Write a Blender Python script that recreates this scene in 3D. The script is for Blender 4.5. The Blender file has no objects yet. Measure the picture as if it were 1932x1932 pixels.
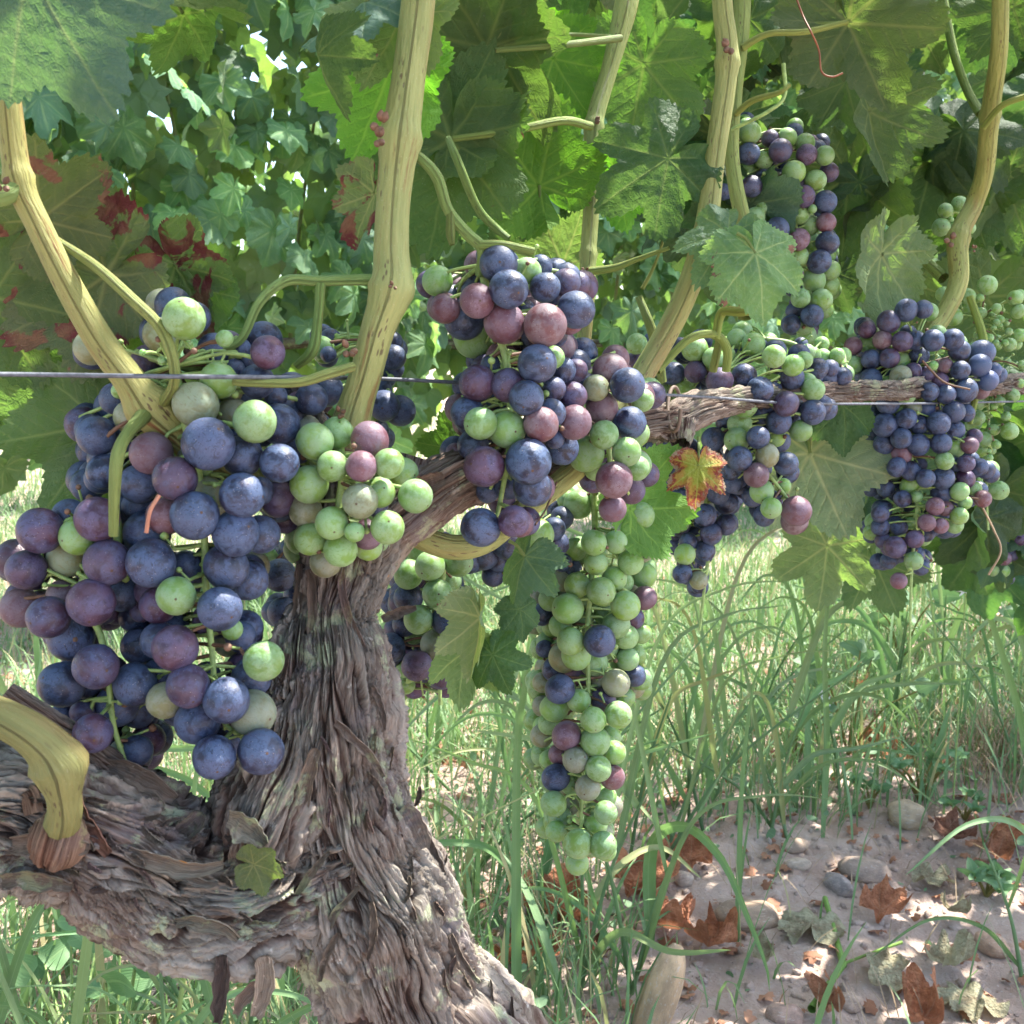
import bpy, math, random
import numpy as np
from mathutils import Vector, Matrix
random.seed(7); rng = np.random.default_rng(7)
S = bpy.context.scene
COL = S.collection
rad = math.radians
# ------------------------------------------------------------------ camera, sky, sun, exposure
F = 2071.0                                   # focal length in units of a picture 1932 wide
CAM_H, PITCH = 0.65, rad(-8.0)
cam = bpy.data.cameras.new('camera'); cam.sensor_fit = 'HORIZONTAL'
cam.angle = 2*math.atan(966/F); cam.clip_start = 0.02; cam.clip_end = 400
co = bpy.data.objects.new('camera', cam); COL.objects.link(co)
co.location = (0, 0, CAM_H); co.rotation_euler = (math.pi/2+PITCH, 0, 0)
cam.dof.use_dof = True; cam.dof.focus_distance = 0.62; cam.dof.aperture_fstop = 36; cam.lens_unit = 'FOV'
S.camera = co
SUN_EL, SUN_AZ = rad(63), rad(56)           # azimuth the light comes from, clockwise from +Y
w = bpy.data.worlds.new('World'); S.world = w; w.use_nodes = True
wn = w.node_tree.nodes; wl = w.node_tree.links
sky = wn.new('ShaderNodeTexSky'); sky.sky_type = 'NISHITA'; sky.sun_disc = False
sky.sun_elevation = SUN_EL; sky.sun_rotation = SUN_AZ; sky.dust_density = 2.5; sky.air_density = 1.0
bg = wn['Background']; wl.new(sky.outputs[0], bg.inputs[0]); bg.inputs[1].default_value = 0.15
sd = bpy.data.lights.new('sun', 'SUN'); sd.energy = 3.4; sd.angle = rad(0.5); sd.color = (1, .95, .86)
so = bpy.data.objects.new('sun', sd); COL.objects.link(so)
sdir = Vector((math.sin(SUN_AZ)*math.cos(SUN_EL), math.cos(SUN_AZ)*math.cos(SUN_EL), math.sin(SUN_EL)))
so.rotation_euler = sdir.to_track_quat('Z', 'Y').to_euler(); so.location = sdir*10
S.view_settings.view_transform = 'Standard'; S.view_settings.look = 'None'
S.view_settings.gamma = 1; S.view_settings.use_curve_mapping = False
S.view_settings.exposure = 2.25
S.cycles.use_denoising = True; S.cycles.max_bounces = 10; S.cycles.transparent_max_bounces = 4
S.cycles.diffuse_bounces = 6; S.cycles.transmission_bounces = 6

CAM = Vector((0, 0, CAM_H))
FW = Vector((0, math.cos(PITCH), math.sin(PITCH))); UP = Vector((0, -math.sin(PITCH), math.cos(PITCH))); RT = Vector((1, 0, 0))
def P(u, v, d): return CAM + FW*d + RT*((u-966)/F*d) + UP*((966-v)/F*d)
def G(u, v, z=0.0):
    r = FW + RT*((u-966)/F) + UP*((966-v)/F); return CAM + r*((z-CAM_H)/r.z)
# ------------------------------------------------------------------ numpy noise
_perm = np.arange(256); np.random.default_rng(3).shuffle(_perm); _perm = np.concatenate([_perm, _perm, _perm])
_grad = np.random.default_rng(4).normal(size=(256, 3)); _grad /= np.linalg.norm(_grad, axis=1)[:, None]
_rv = np.random.default_rng(5).random((256, 4))
def noise(p):
    p = np.asarray(p, dtype=np.float64); i = np.floor(p).astype(int); f = p-i; i &= 255
    s = f*f*f*(f*(f*6-15)+10); out = 0
    for dx in (0, 1):
        wx = s[:, 0] if dx else 1-s[:, 0]
        for dy in (0, 1):
            wy = s[:, 1] if dy else 1-s[:, 1]
            for dz in (0, 1):
                wz = s[:, 2] if dz else 1-s[:, 2]
                h = _perm[_perm[_perm[(i[:, 0]+dx) & 255]+((i[:, 1]+dy) & 255)]+((i[:, 2]+dz) & 255)]
                g = _grad[h]; out = out+wx*wy*wz*(g[:, 0]*(f[:, 0]-dx)+g[:, 1]*(f[:, 1]-dy)+g[:, 2]*(f[:, 2]-dz))
    return out*1.6
def fbm(p, o=4, g=.5):
    a, t, s = 1, 0, 0
    for k in range(o): t = t+a*noise(p*2**k+17.3*k); s += a; a *= g
    return t/s
def cell2(x, y, wrap=None):
    """2-D cellular noise: nearest distance, second distance, id value; x wraps at wrap"""
    ix = np.floor(x).astype(int); iy = np.floor(y).astype(int)
    d1 = np.full(x.shape, 9.); d2 = np.full(x.shape, 9.); idv = np.zeros(x.shape)
    for dx in (-1, 0, 1):
        for dy in (-1, 0, 1):
            cx = ix+dx; cy = iy+dy; wx = cx % wrap if wrap else cx
            h = _perm[_perm[wx & 255]+(cy & 255)]; j = _rv[h]
            d = np.hypot(cx+j[:, 0]-x, cy+j[:, 1]-y)
            m = d < d1; d2 = np.where(m, d1, np.minimum(d2, d)); idv = np.where(m, j[:, 2], idv); d1 = np.where(m, d, d1)
    return d1, d2, idv
# ------------------------------------------------------------------ mesh helpers
def mesh(name, v, f, mats=(), smooth=True, attrs=None, uv=None, midx=None):
    """f: (N,4) or (N,3) array or list"""
    v = np.asarray(v, dtype=np.float32); f = np.asarray(f, dtype=np.int32)
    me = bpy.data.meshes.new(name); n, k = f.shape
    me.vertices.add(len(v)); me.vertices.foreach_set('co', v.ravel())
    me.loops.add(n*k); me.loops.foreach_set('vertex_index', f.ravel())
    me.polygons.add(n); me.polygons.foreach_set('loop_start', np.arange(0, n*k, k, dtype=np.int32))
    me.polygons.foreach_set('use_smooth', np.full(n, smooth))
    if midx is not None: me.polygons.foreach_set('material_index', np.asarray(midx, dtype=np.int32))
    for m in mats: me.materials.append(m)
    if attrs:
        for an, av in attrs.items():
            a = me.attributes.new(an, 'FLOAT', 'POINT'); a.data.foreach_set('value', np.asarray(av, dtype=np.float32))
    if uv is not None:
        l = me.uv_layers.new(name='UVMap'); l.data.foreach_set('uv', np.asarray(uv, dtype=np.float32)[f.ravel()].ravel())
    me.update(calc_edges=True); me.validate(); return me
def link(name, data, parent=None, loc=None, **props):
    o = bpy.data.objects.new(name, data); COL.objects.link(o)
    if loc is not None: o.location = loc
    if parent is not None: o.parent = parent
    for k, v in props.items(): o[k] = v
    return o
def thing(name, label, cat, loc=(0, 0, 0), group=None):
    o = link(name, None, loc=loc); o.empty_display_size = .05; o['label'] = label; o['category'] = cat
    if group: o['group'] = group
    return o
def cat_rom(pts, n):
    pts = np.asarray(pts, float)
    if len(pts) == 2: pts = np.array([pts[0], (pts[0]+pts[1])/2, pts[1]])
    q = np.vstack([2*pts[0]-pts[1], pts, 2*pts[-1]-pts[-2]])
    seg = np.linalg.norm(np.diff(pts[:, :3], axis=0), axis=1); cum = np.concatenate([[0], np.cumsum(seg)])
    s = np.linspace(0, cum[-1]*(1-1e-6), n); i = np.clip(np.searchsorted(cum, s, side='right')-1, 0, len(pts)-2)
    t = ((s-cum[i])/np.maximum(seg[i], 1e-9))[:, None]
    a, b, c, d = q[i], q[i+1], q[i+2], q[i+3]
    return .5*((2*b)+(c-a)*t+(2*a-5*b+4*c-d)*t*t+(3*b-a-3*c+d)*t**3), s
def sweep(pr, nu, nv, disp=None, cap=True, front=0.0):
    """pr: list of (x,y,z,r). returns v,f,uv(round,length),extra"""
    c, s = cat_rom(pr, nu); r = np.maximum(c[:, 3], 1e-5); c = c[:, :3]
    t = np.gradient(c, axis=0); t /= np.linalg.norm(t, axis=1)[:, None]
    n = np.zeros_like(c); ref = np.array([0, -1., 0]) if abs(t[0, 1]) < .9 else np.array([1., 0, 0])
    n0 = ref-t[0]*ref.dot(t[0]); n[0] = n0/np.linalg.norm(n0)
    for i in range(1, nu):
        q = n[i-1]-t[i]*n[i-1].dot(t[i]); n[i] = q/np.linalg.norm(q)
    b = np.cross(t, n); ph = np.linspace(0, 2*np.pi, nv, endpoint=False); ph = ph-front*np.sin(ph)   # columns crowd where the bark is seen close
    SS, PH = np.meshgrid(s, ph, indexing='ij'); RR = np.repeat(r[:, None], nv, 1)
    extra = None
    if disp:
        d, extra = disp(SS.ravel(), PH.ravel(), RR.ravel(), np.repeat(c, nv, 0)); RR = RR+d.reshape(RR.shape)
    v = c[:, None]+RR[..., None]*(np.cos(PH)[..., None]*n[:, None]+np.sin(PH)[..., None]*b[:, None])
    v = v.reshape(-1, 3); idx = np.arange(nu*nv).reshape(nu, nv)
    A = idx[:-1]; B = idx[1:]; f = np.stack([A, np.roll(A, -1, 1), np.roll(B, -1, 1), B], -1).reshape(-1, 4)
    uv = np.stack([PH.ravel()/(2*np.pi), SS.ravel()], -1)
    if cap:
        k = len(v); v = np.vstack([v, c[0], c[-1]]); uv = np.vstack([uv, [0, 0], [0, s[-1]]])
        a0 = idx[0]; a1 = idx[-1]
        f = np.vstack([f, np.stack([np.roll(a0, -1), a0, np.full(nv, k), np.full(nv, k)], -1)[:, [0, 1, 2, 2]], np.stack([a1, np.roll(a1, -1), np.full(nv, k+1), np.full(nv, k+1)], -1)[:, [0, 1, 2, 2]]])
        if extra: extra = {kk: np.concatenate([vv, [0, 0]]) for kk, vv in extra.items()}
    return v, f, uv, extra
def degenerate_ok(f):
    return f
class Acc:
    """collects quads of several shapes into one mesh"""
    def __init__(s): s.v = []; s.f = []; s.u = []; s.m = []; s.n = 0
    def add(s, v, f, uv, mi=0):
        s.v.append(v); s.f.append(np.asarray(f)+s.n); s.u.append(uv); s.m.append(np.full(len(f), mi)); s.n += len(v)
    def tube(s, pr, nu=6, nv=6, mi=0):
        v, f, uv, _ = sweep(pr, nu, nv, cap=False); s.add(v, f, uv, mi)
    def build(s, name, mats, **k):
        return mesh(name, np.vstack(s.v), np.vstack(s.f), mats, uv=np.vstack(s.u), midx=np.concatenate(s.m), **k)
# ------------------------------------------------------------------ node helpers
class NT:
    def __init__(s, name):
        s.m = bpy.data.materials.new(name); s.m.use_nodes = True; s.t = s.m.node_tree; s.n = s.t.nodes; s.n.clear()
        s.out = s.n.new('ShaderNodeOutputMaterial')
    def set(s, sock, v):
        if isinstance(v, bpy.types.NodeSocket): s.t.links.new(v, sock)
        elif isinstance(v, (tuple, list)) and sock.type == 'RGBA' and len(v) == 3: sock.default_value = (*v, 1)
        else: sock.default_value = v
    def node(s, typ, ins=None, **p):
        n = s.n.new(typ)
        for k, v in p.items(): setattr(n, k, v)
        for k, v in (ins or {}).items(): s.set(n.inputs[k], v)
        return n
    def math(s, op, a, b=0.0, clamp=False, c=0.0):
        n = s.node('ShaderNodeMath', {0: a, 1: b, 2: c}, operation=op); n.use_clamp = clamp; return n.outputs[0]
    def mix(s, f, a, b, typ='MIX'):
        n = s.node('ShaderNodeMix', data_type='RGBA', blend_type=typ); s.set(n.inputs[0], f); s.set(n.inputs[6], a); s.set(n.inputs[7], b); return n.outputs[2]
    def ramp(s, f, lo, hi, a=0.0, b=1.0):
        n = s.node('ShaderNodeMapRange', {0: f, 1: lo, 2: hi, 3: a, 4: b}); n.clamp = True; n.interpolation_type = 'SMOOTHSTEP'; return n.outputs[0]
    def noise(s, vec, scale, detail=4, rough=.55, dist=0.0, col=False):
        n = s.node('ShaderNodeTexNoise', {'Vector': vec, 'Scale': scale, 'Detail': detail, 'Roughness': rough, 'Distortion': dist}); return n.outputs[1 if col else 0]
    def voro(s, vec, scale, out='Distance', feature='F1', rand=1.0):
        n = s.node('ShaderNodeTexVoronoi', {'Vector': vec, 'Scale': scale, 'Randomness': rand}, feature=feature); return n.outputs[out]
    def vmul(s, v, k): return s.node('ShaderNodeVectorMath', {0: v, 1: k}, operation='MULTIPLY').outputs[0]
    def vadd(s, v, k): return s.node('ShaderNodeVectorMath', {0: v, 1: k}, operation='ADD').outputs[0]
    def attr(s, n): return s.node('ShaderNodeAttribute', attribute_name=n).outputs['Fac']
    def bump(s, h, strength=.5, dist=.001):
        return s.node('ShaderNodeBump', {'Height': h, 'Strength': strength, 'Distance': dist}).outputs[0]
    def done(s, sh): s.t.links.new(sh, s.out.inputs[0]); return s.m
    def bsdf(s, **k):
        n = s.n.new('ShaderNodeBsdfPrincipled')
        for kk, v in k.items(): s.set(n.inputs[kk.replace('_', ' ')], v)
        return n.outputs[0]
def objinfo(t):
    o = t.node('ShaderNodeObjectInfo'); return o.outputs['Color'], o.outputs['Alpha'], o.outputs['Random']
# ------------------------------------------------------------------ materials
def m_grape():
    t = NT('grape_skin'); c, a, r = objinfo(t)
    tc = t.node('ShaderNodeTexCoord').outputs['Object']
    off = t.node('ShaderNodeCombineXYZ', {0: t.math('MULTIPLY', r, 91), 1: t.math('MULTIPLY', r, 57), 2: t.math('MULTIPLY', r, 33)}).outputs[0]
    v = t.vadd(tc, off)
    big = t.noise(v, 1.1, 3, .5, .6); med = t.noise(v, 3.2, 5, .65, .8)
    m = t.math('ADD', t.math('MULTIPLY', big, .6), t.math('MULTIPLY', med, .4))
    bloom = t.ramp(m, .40, .56, 0, 1)
    # rubbed streaks
    st = t.noise(t.vmul(v, (9, 9, 2.5)), 1.0, 3, .6, 1.5); rub = t.ramp(st, .555, .62, 0, 1)
    rub = t.math('MULTIPLY', rub, t.ramp(big, .45, .6, .1, 1))
    bloom = t.math('MULTIPLY', bloom, t.math('SUBTRACT', 1, t.math('MULTIPLY', rub, .9)))
    bloom = t.math('ADD', t.math('MULTIPLY', bloom, .88), .08)
    cr = t.node('ShaderNodeValToRGB', {0: a}); e = cr.color_ramp; e.elements[0].position = 0; e.elements[0].color = (.25, .40, .19, 1)
    e.elements[1].position = 1; e.elements[1].color = (.062, .097, .185, 1)
    for p, q in ((.3, (.25, .28, .20, 1)), (.6, (.19, .125, .165, 1)), (.82, (.090, .072, .145, 1)), (.93, (.060, .090, .178, 1))): x = e.elements.new(p); x.color = q
    base = t.mix(bloom, c, cr.outputs[0])
    # blush: part of a half-ripe berry keeps another hue
    bl = t.math('MULTIPLY', t.ramp(t.noise(v, .8, 2), .45, .62), t.math('MULTIPLY', t.ramp(a, .2, .6, 0, 1.0), t.ramp(a, .86, .95, 1, .2)))
    base = t.mix(t.math('MULTIPLY', bl, .5), base, (.10, .035, .05))
    base = t.mix(t.math('MULTIPLY', r, .25), base, (.05, .062, .095))
    sp = t.voro(v, 8); spm = t.math('MULTIPLY', t.ramp(sp, .07, .12, 1, 0), t.ramp(t.noise(v, 1.5, 1), .40, .5))
    spc = t.mix(t.ramp(a, .3, .6), (.12, .16, .05), (.55, .47, .42))
    base = t.mix(t.math('MULTIPLY', spm, .7), base, spc)
    d = t.node('ShaderNodeVectorMath', {0: tc, 1: (0, 0, -1)}, operation='DISTANCE').outputs['Value']
    base = t.mix(t.ramp(d, .04, .085, 1, 0), base, (.07, .035, .02))
    rough = t.math('SUBTRACT', t.math('MULTIPLY', bloom, .30), -.27)
    sss = t.ramp(a, 0, .6, .5, .03)
    bp = t.bump(t.math('ADD', t.noise(v, 9, 3), t.math('MULTIPLY', med, .5)), .12, .05)
    tr = t.bsdf(Base_Color=base, Roughness=rough, Subsurface_Weight=sss, Subsurface_Radius=(.6, 1., .3), Subsurface_Scale=.006, Normal=bp, IOR=1.42)
    return t.done(tr)
def m_leaf():
    t = NT('vine_leaf'); c, a, r = objinfo(t)
    tc = t.node('ShaderNodeTexCoord').outputs['Object']; rr = t.math('ADD', r, t.attr('rnd'))
    off = t.node('ShaderNodeCombineXYZ', {0: t.math('MULTIPLY', rr, 31), 1: t.math('MULTIPLY', rr, 17), 2: 0.0}).outputs[0]
    v = t.vadd(tc, off); vein = t.attr('vein'); edge = t.attr('edge')
    back = t.node('ShaderNodeNewGeometry').outputs['Backfacing']
    n1 = t.noise(v, 2.2, 4); n2 = t.noise(v, 16, 4, .6)
    cells = t.voro(v, 15, 'Distance', 'DISTANCE_TO_EDGE'); tv = t.ramp(cells, .0, .07, 1, 0)
    top = t.mix(t.ramp(n1, .35, .65), (.032, .080, .034), (.062, .130, .045))
    top = t.mix(t.ramp(rr, 0, 1.2), top, t.mix(.6, top, (.085, .145, .115)))  # bluish cast: sky reflection put into the colour, with dusty bloom
    top = t.mix(t.math('MULTIPLY', t.ramp(n2, .52, .72), .22), top, (.17, .22, .18))
    top = t.mix(t.math('MULTIPLY', tv, .10), top, (.10, .18, .05))
    top = t.mix(t.math('MULTIPLY', vein, .65), top, (.19, .27, .10))
    und = t.mix(t.ramp(n1, .3, .7), (.105, .145, .085), (.145, .185, .110))
    und = t.mix(t.math('MULTIPLY', tv, .13), und, (.18, .24, .12))
    und = t.mix(t.math('MULTIPLY', vein, .75), und, (.27, .31, .15))
    base = t.mix(back, top, und); base = t.mix(1.0, base, c, 'MULTIPLY')
    dry = t.math('SUBTRACT', 1, a)
    pn = t.math('ADD', t.noise(v, 1.6, 6, .6, .5), t.math('MULTIPLY', edge, .16))
    th = t.math('SUBTRACT', .86, t.math('MULTIPLY', dry, .45))
    pm = t.ramp(t.math('SUBTRACT', pn, th), 0, .035); pm = t.math('MULTIPLY', pm, t.ramp(dry, .01, .05))
    dc = t.mix(t.ramp(t.noise(v, 3.3, 5), .4, .6), (.125, .032, .034), (.19, .10, .06))
    base = t.mix(pm, base, dc)
    sp = t.voro(v, 34); sm = t.math('MULTIPLY', t.ramp(sp, .10, .16, 1, 0), t.ramp(t.noise(v, 1.3, 3), .5, .62, 0, .55))
    base = t.mix(sm, base, (.30, .33, .27))
    trc = t.mix(vein, t.mix(n1, (.20, .40, .05), (.30, .47, .08)), (.40, .50, .12)); trc = t.mix(1.0, trc, c, 'MULTIPLY'); trc = t.mix(pm, trc, (.11, .035, .02))
    hgt = t.math('ADD', t.math('MULTIPLY', vein, t.mix(back, (-1., -1., -1.), (1.3, 1.3, 1.3))), t.math('MULTIPLY', tv, -.15))
    bp = t.bump(t.math('ADD', hgt, t.math('MULTIPLY', n2, .5)), .38, .02)
    p = t.bsdf(Base_Color=base, Roughness=t.ramp(back, 0, 1, .60, .78), Normal=bp, Specular_IOR_Level=t.ramp(back, 0, 1, .32, .15))
    tl = t.node('ShaderNodeBsdfTranslucent', {0: trc, 1: bp}).outputs[0]
    return t.done(t.node('ShaderNodeMixShader', {0: t.ramp(pm, 0, 1, .31, .15), 1: p, 2: tl}).outputs[0])
def m_autumn():
    t = NT('autumn_leaf'); tc = t.node('ShaderNodeTexCoord').outputs['Object']; vein = t.attr('vein'); e = t.attr('edge')
    n = t.noise(tc, 3, 5, .6, .3); k = t.math('ADD', t.math('MULTIPLY', e, .6), t.math('MULTIPLY', n, .8))
    k = t.math('SUBTRACT', k, t.math('MULTIPLY', vein, .22))
    b = t.mix(t.ramp(k, .6, .76), (.33, .38, .05), (.45, .28, .06)); b = t.mix(t.ramp(k, .80, .88), b, (.30, .07, .05)); b = t.mix(t.ramp(k, .92, .97), b, (.34, .25, .17))
    b = t.mix(t.math('MULTIPLY', vein, .6), b, (.48, .50, .14))
    p = t.bsdf(Base_Color=b, Roughness=.6, Normal=t.bump(t.noise(tc, 14, 4), .6, .02)); tl = t.node('ShaderNodeBsdfTranslucent', {0: b}).outputs[0]
    return t.done(t.node('ShaderNodeMixShader', {0: .35, 1: p, 2: tl}).outputs[0])
def m_dry():
    t = NT('dead_leaf'); c, a, r = objinfo(t); tc = t.node('ShaderNodeTexCoord').outputs['Object']; vein = t.attr('vein'); rr = t.math('ADD', r, t.attr('rnd'))
    v = t.vadd(tc, t.node('ShaderNodeCombineXYZ', {0: t.math('MULTIPLY', rr, 31), 1: rr, 2: 0.0}).outputs[0])
    b = t.mix(t.ramp(t.noise(v, 2.5, 5, .6), .35, .65), (.24, .105, .055), (.42, .215, .125)); b = t.mix(1.0, b, c, 'MULTIPLY')
    b = t.mix(t.math('MULTIPLY', vein, .4), b, (.5, .34, .22))
    p = t.bsdf(Base_Color=b, Roughness=.75, Normal=t.bump(t.noise(v, 12, 5), .8, .02)); tl = t.node('ShaderNodeBsdfTranslucent', {0: b}).outputs[0]
    return t.done(t.node('ShaderNodeMixShader', {0: .2, 1: p, 2: tl}).outputs[0])
def m_cane():
    t = NT('cane_bark'); c, a, r = objinfo(t); uv = t.node('ShaderNodeUVMap').outputs[0]
    st = t.noise(t.vmul(uv, (7, 16, 1)), 1.0, 6, .65, .3); pa = t.noise(t.vmul(uv, (2.2, 7, 1)), 1.0, 4)
    dots = t.voro(t.vmul(uv, (30, 190, 1)), 1.0)
    b = t.mix(t.ramp(st, .35, .65), (.185, .215, .080), (.265, .29, .115))
    b = t.mix(t.math('MULTIPLY', t.ramp(pa, .5, .68), .65), b, (.20, .125, .055))
    brn = t.math('MULTIPLY', t.ramp(t.noise(t.vmul(uv, (5, 9, 1)), 1.0, 6, .7), .53, .62), t.math('SUBTRACT', 1, a))
    b = t.mix(brn, b, (.15, .05, .022)); b = t.mix(t.math('MULTIPLY', t.ramp(dots, .22, .32, 1, 0), t.ramp(t.noise(t.vmul(uv, (3, 30, 1)), 1.0, 2), .50, .60, 0, .75)), b, (.07, .035, .03))
    sp = t.voro(t.vmul(uv, (60, 500, 1)), 1.0); b = t.mix(t.ramp(sp, .08, .16, .5, 0), b, (.42, .42, .32))
    b = t.mix(1.0, b, c, 'MULTIPLY')
    h = t.math('ADD', t.math('MULTIPLY', t.noise(t.vmul(uv, (24, 40, 1)), 1.0, 5, .6), .8), t.math('MULTIPLY', dots, .25))
    return t.done(t.bsdf(Base_Color=b, Roughness=.62, Specular_IOR_Level=.3, Normal=t.bump(h, .9, .0016), Subsurface_Weight=.08, Subsurface_Scale=.003))
def m_bark():
    t = NT('vine_bark'); uv = t.node('ShaderNodeUVMap').outputs[0]; tc = t.node('ShaderNodeTexCoord').outputs['Object']
    pl = t.attr('plate'); fl = t.attr('fibre'); c, a, r = objinfo(t)
    wv = t.vadd(t.vmul(uv, (130, 70, 1)), t.vmul(t.noise(tc, 25, 3, col=True), (6, 2.5, 1)))
    fib = t.noise(wv, 1.0, 6, .65); lo = t.noise(tc, 22, 5, .6); lo2 = t.noise(t.vadd(tc, (4, 2, 1)), 34, 6, .65)
    b = t.mix(t.ramp(fib, .3, .7), (.07, .052, .040), (.285, .255, .215))
    b = t.mix(t.math('MULTIPLY', t.ramp(pl, .35, 1), .55), b, (.42, .38, .325))
    red = t.math('MULTIPLY', t.ramp(lo, .46, .57), t.ramp(fl, .15, .7, 1, .3))
    b = t.mix(t.math('MULTIPLY', red, .5), b, t.mix(fib, (.17, .065, .045), (.28, .135, .105)))
    b = t.mix(t.math('MULTIPLY', t.ramp(lo2, .55, .65), .35), b, t.mix(fib, (.14, .115, .14), (.27, .235, .26)))
    lic = t.math('MULTIPLY', t.ramp(t.noise(t.vadd(tc, (9, 9, 9)), 42, 7, .7), .545, .62), t.ramp(fl, .3, .6, 0, .9))
    b = t.mix(lic, b, (.34, .37, .24))
    lt = t.math('MULTIPLY', t.ramp(t.noise(t.vadd(tc, (3, 9, 1)), 90, 6, .7), .60, .70), .7); b = t.mix(lt, b, (.58, .54, .48))
    org = t.ramp(t.noise(t.vadd(tc, (13, 1, 5)), 55, 3, .5), .72, .75, 0, .9); b = t.mix(org, b, (.42, .17, .03))
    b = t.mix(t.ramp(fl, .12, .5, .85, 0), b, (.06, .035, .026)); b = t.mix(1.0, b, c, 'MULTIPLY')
    h = t.math('ADD', t.math('MULTIPLY', fib, 1.0), t.math('MULTIPLY', t.noise(tc, 300, 5, .7), .45))
    return t.done(t.bsdf(Base_Color=b, Roughness=.85, Specular_IOR_Level=.25, Normal=t.bump(h, 1.0, .0024)))
def m_soil():
    t = NT('soil'); tc = t.node('ShaderNodeTexCoord').outputs['Object']
    a = t.noise(tc, 9, 6, .6); b2 = t.noise(tc, 60, 6, .7); b = t.mix(t.ramp(a, .3, .7), (.37, .265, .215), (.52, .405, .34))
    b = t.mix(t.ramp(b2, .45, .7, 0, .5), b, (.54, .46, .41)); b = t.mix(t.ramp(t.noise(tc, 2.3, 5), .5, .66, 0, .4), b, (.22, .15, .11))
    st = t.voro(tc, 130); b = t.mix(t.ramp(st, .12, .2, .5, 0), b, (.5, .45, .42))
    return t.done(t.bsdf(Base_Color=b, Roughness=.95, Specular_IOR_Level=.15, Normal=t.bump(t.math('ADD', b2, t.math('MULTIPLY', t.noise(tc, 320, 4, .7), .5)), 1.0, .006)))
def m_grass(name='grass_blade', g1=(.095, .185, .075), g2=(.19, .30, .14), straw=(.42, .36, .20)):
    t = NT(name); c, a, r = objinfo(t); rn = t.attr('rnd'); dr = t.attr('dry'); uv = t.node('ShaderNodeUVMap').outputs[0]; tc = t.node('ShaderNodeTexCoord').outputs['Object']
    k = t.math('ADD', rn, r); n = t.noise(tc, 40, 4)
    b = t.mix(t.ramp(t.math('ADD', t.math('MULTIPLY', k, .6), t.math('MULTIPLY', n, .6)), .2, .9), g1, g2); b = t.mix(dr, b, straw)
    u = t.node('ShaderNodeSeparateXYZ', {0: uv}).outputs[0]
    mid = t.ramp(t.math('ABSOLUTE', t.math('SUBTRACT', u, .5)), .0, .07, 1, 0); b = t.mix(t.math('MULTIPLY', mid, .5), b, (.26, .36, .19))
    b = t.mix(1.0, b, c, 'MULTIPLY')
    ve = t.math('SINE', t.math('MULTIPLY', u, 70))
    p = t.bsdf(Base_Color=b, Roughness=.5, Specular_IOR_Level=.35, Normal=t.bump(ve, .15, .001)); tl = t.node('ShaderNodeBsdfTranslucent', {0: t.mix(.5, b, (.20, .38, .07))}).outputs[0]
    return t.done(t.node('ShaderNodeMixShader', {0: .32, 1: p, 2: tl}).outputs[0])
def m_stone():
    t = NT('pebble_stone'); c, a, r = objinfo(t); tc = t.node('ShaderNodeTexCoord').outputs['Object']; v = t.vadd(tc, t.node('ShaderNodeCombineXYZ', {0: t.math('MULTIPLY', r, 40), 1: r, 2: r}).outputs[0])
    b = t.mix(t.ramp(t.noise(v, 1.8, 6, .6), .35, .65), t.mix(1.0, c, (.72, .64, .56), 'MULTIPLY'), t.mix(1.0, c, (1.12, .98, .84), 'MULTIPLY')); b = t.mix(t.ramp(t.noise(t.vmul(v, (1, 3, 6)), 2.2, 4), .58, .64, 0, .4), b, (.55, .5, .44))
    b = t.mix(t.ramp(t.noise(v, 18, 5, .7), .55, .7, 0, .45), b, (.22, .17, .14))
    return t.done(t.bsdf(Base_Color=b, Roughness=.72, Normal=t.bump(t.noise(v, 14, 6, .65), .35, .02)))
def m_plain(name, col, rough=.6, metal=0.0, scale=80, var=.25):
    t = NT(name); tc = t.node('ShaderNodeTexCoord').outputs['Object']; n = t.noise(tc, scale, 5, .6)
    b = t.mix(t.ramp(n, .35, .65), tuple(x*(1-var) for x in col), tuple(min(1, x*(1+var)) for x in col))
    return t.done(t.bsdf(Base_Color=b, Roughness=rough, Metallic=metal, Normal=t.bump(n, .3, .001)))
M_GRAPE = m_grape(); M_LEAF = m_leaf(); M_AUT = m_autumn(); M_DRY = m_dry(); M_CANE = m_cane(); M_BARK = m_bark(); M_SOIL = m_soil()
M_GRASS = m_grass(); M_WEED = m_grass('weed_leaf', (.085, .17, .085), (.15, .25, .135)); M_STONE = m_stone()
M_STEM = m_plain('berry_stem', (.23, .33, .10), .55, 0, 200); M_STEMB = m_plain('brown_stem', (.13, .07, .042), .7, 0, 200)
M_WIRE = m_plain('galvanised_wire', (.10, .11, .135), .6, .2, 400); M_TIE = m_plain('tie_twist', (.16, .11, .08), .7)
M_PETAL = m_plain('white_petal', (.75, .75, .72), .6)
M_STRAW = m_plain('straw', (.33, .235, .14), .7, 0, 60)
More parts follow.
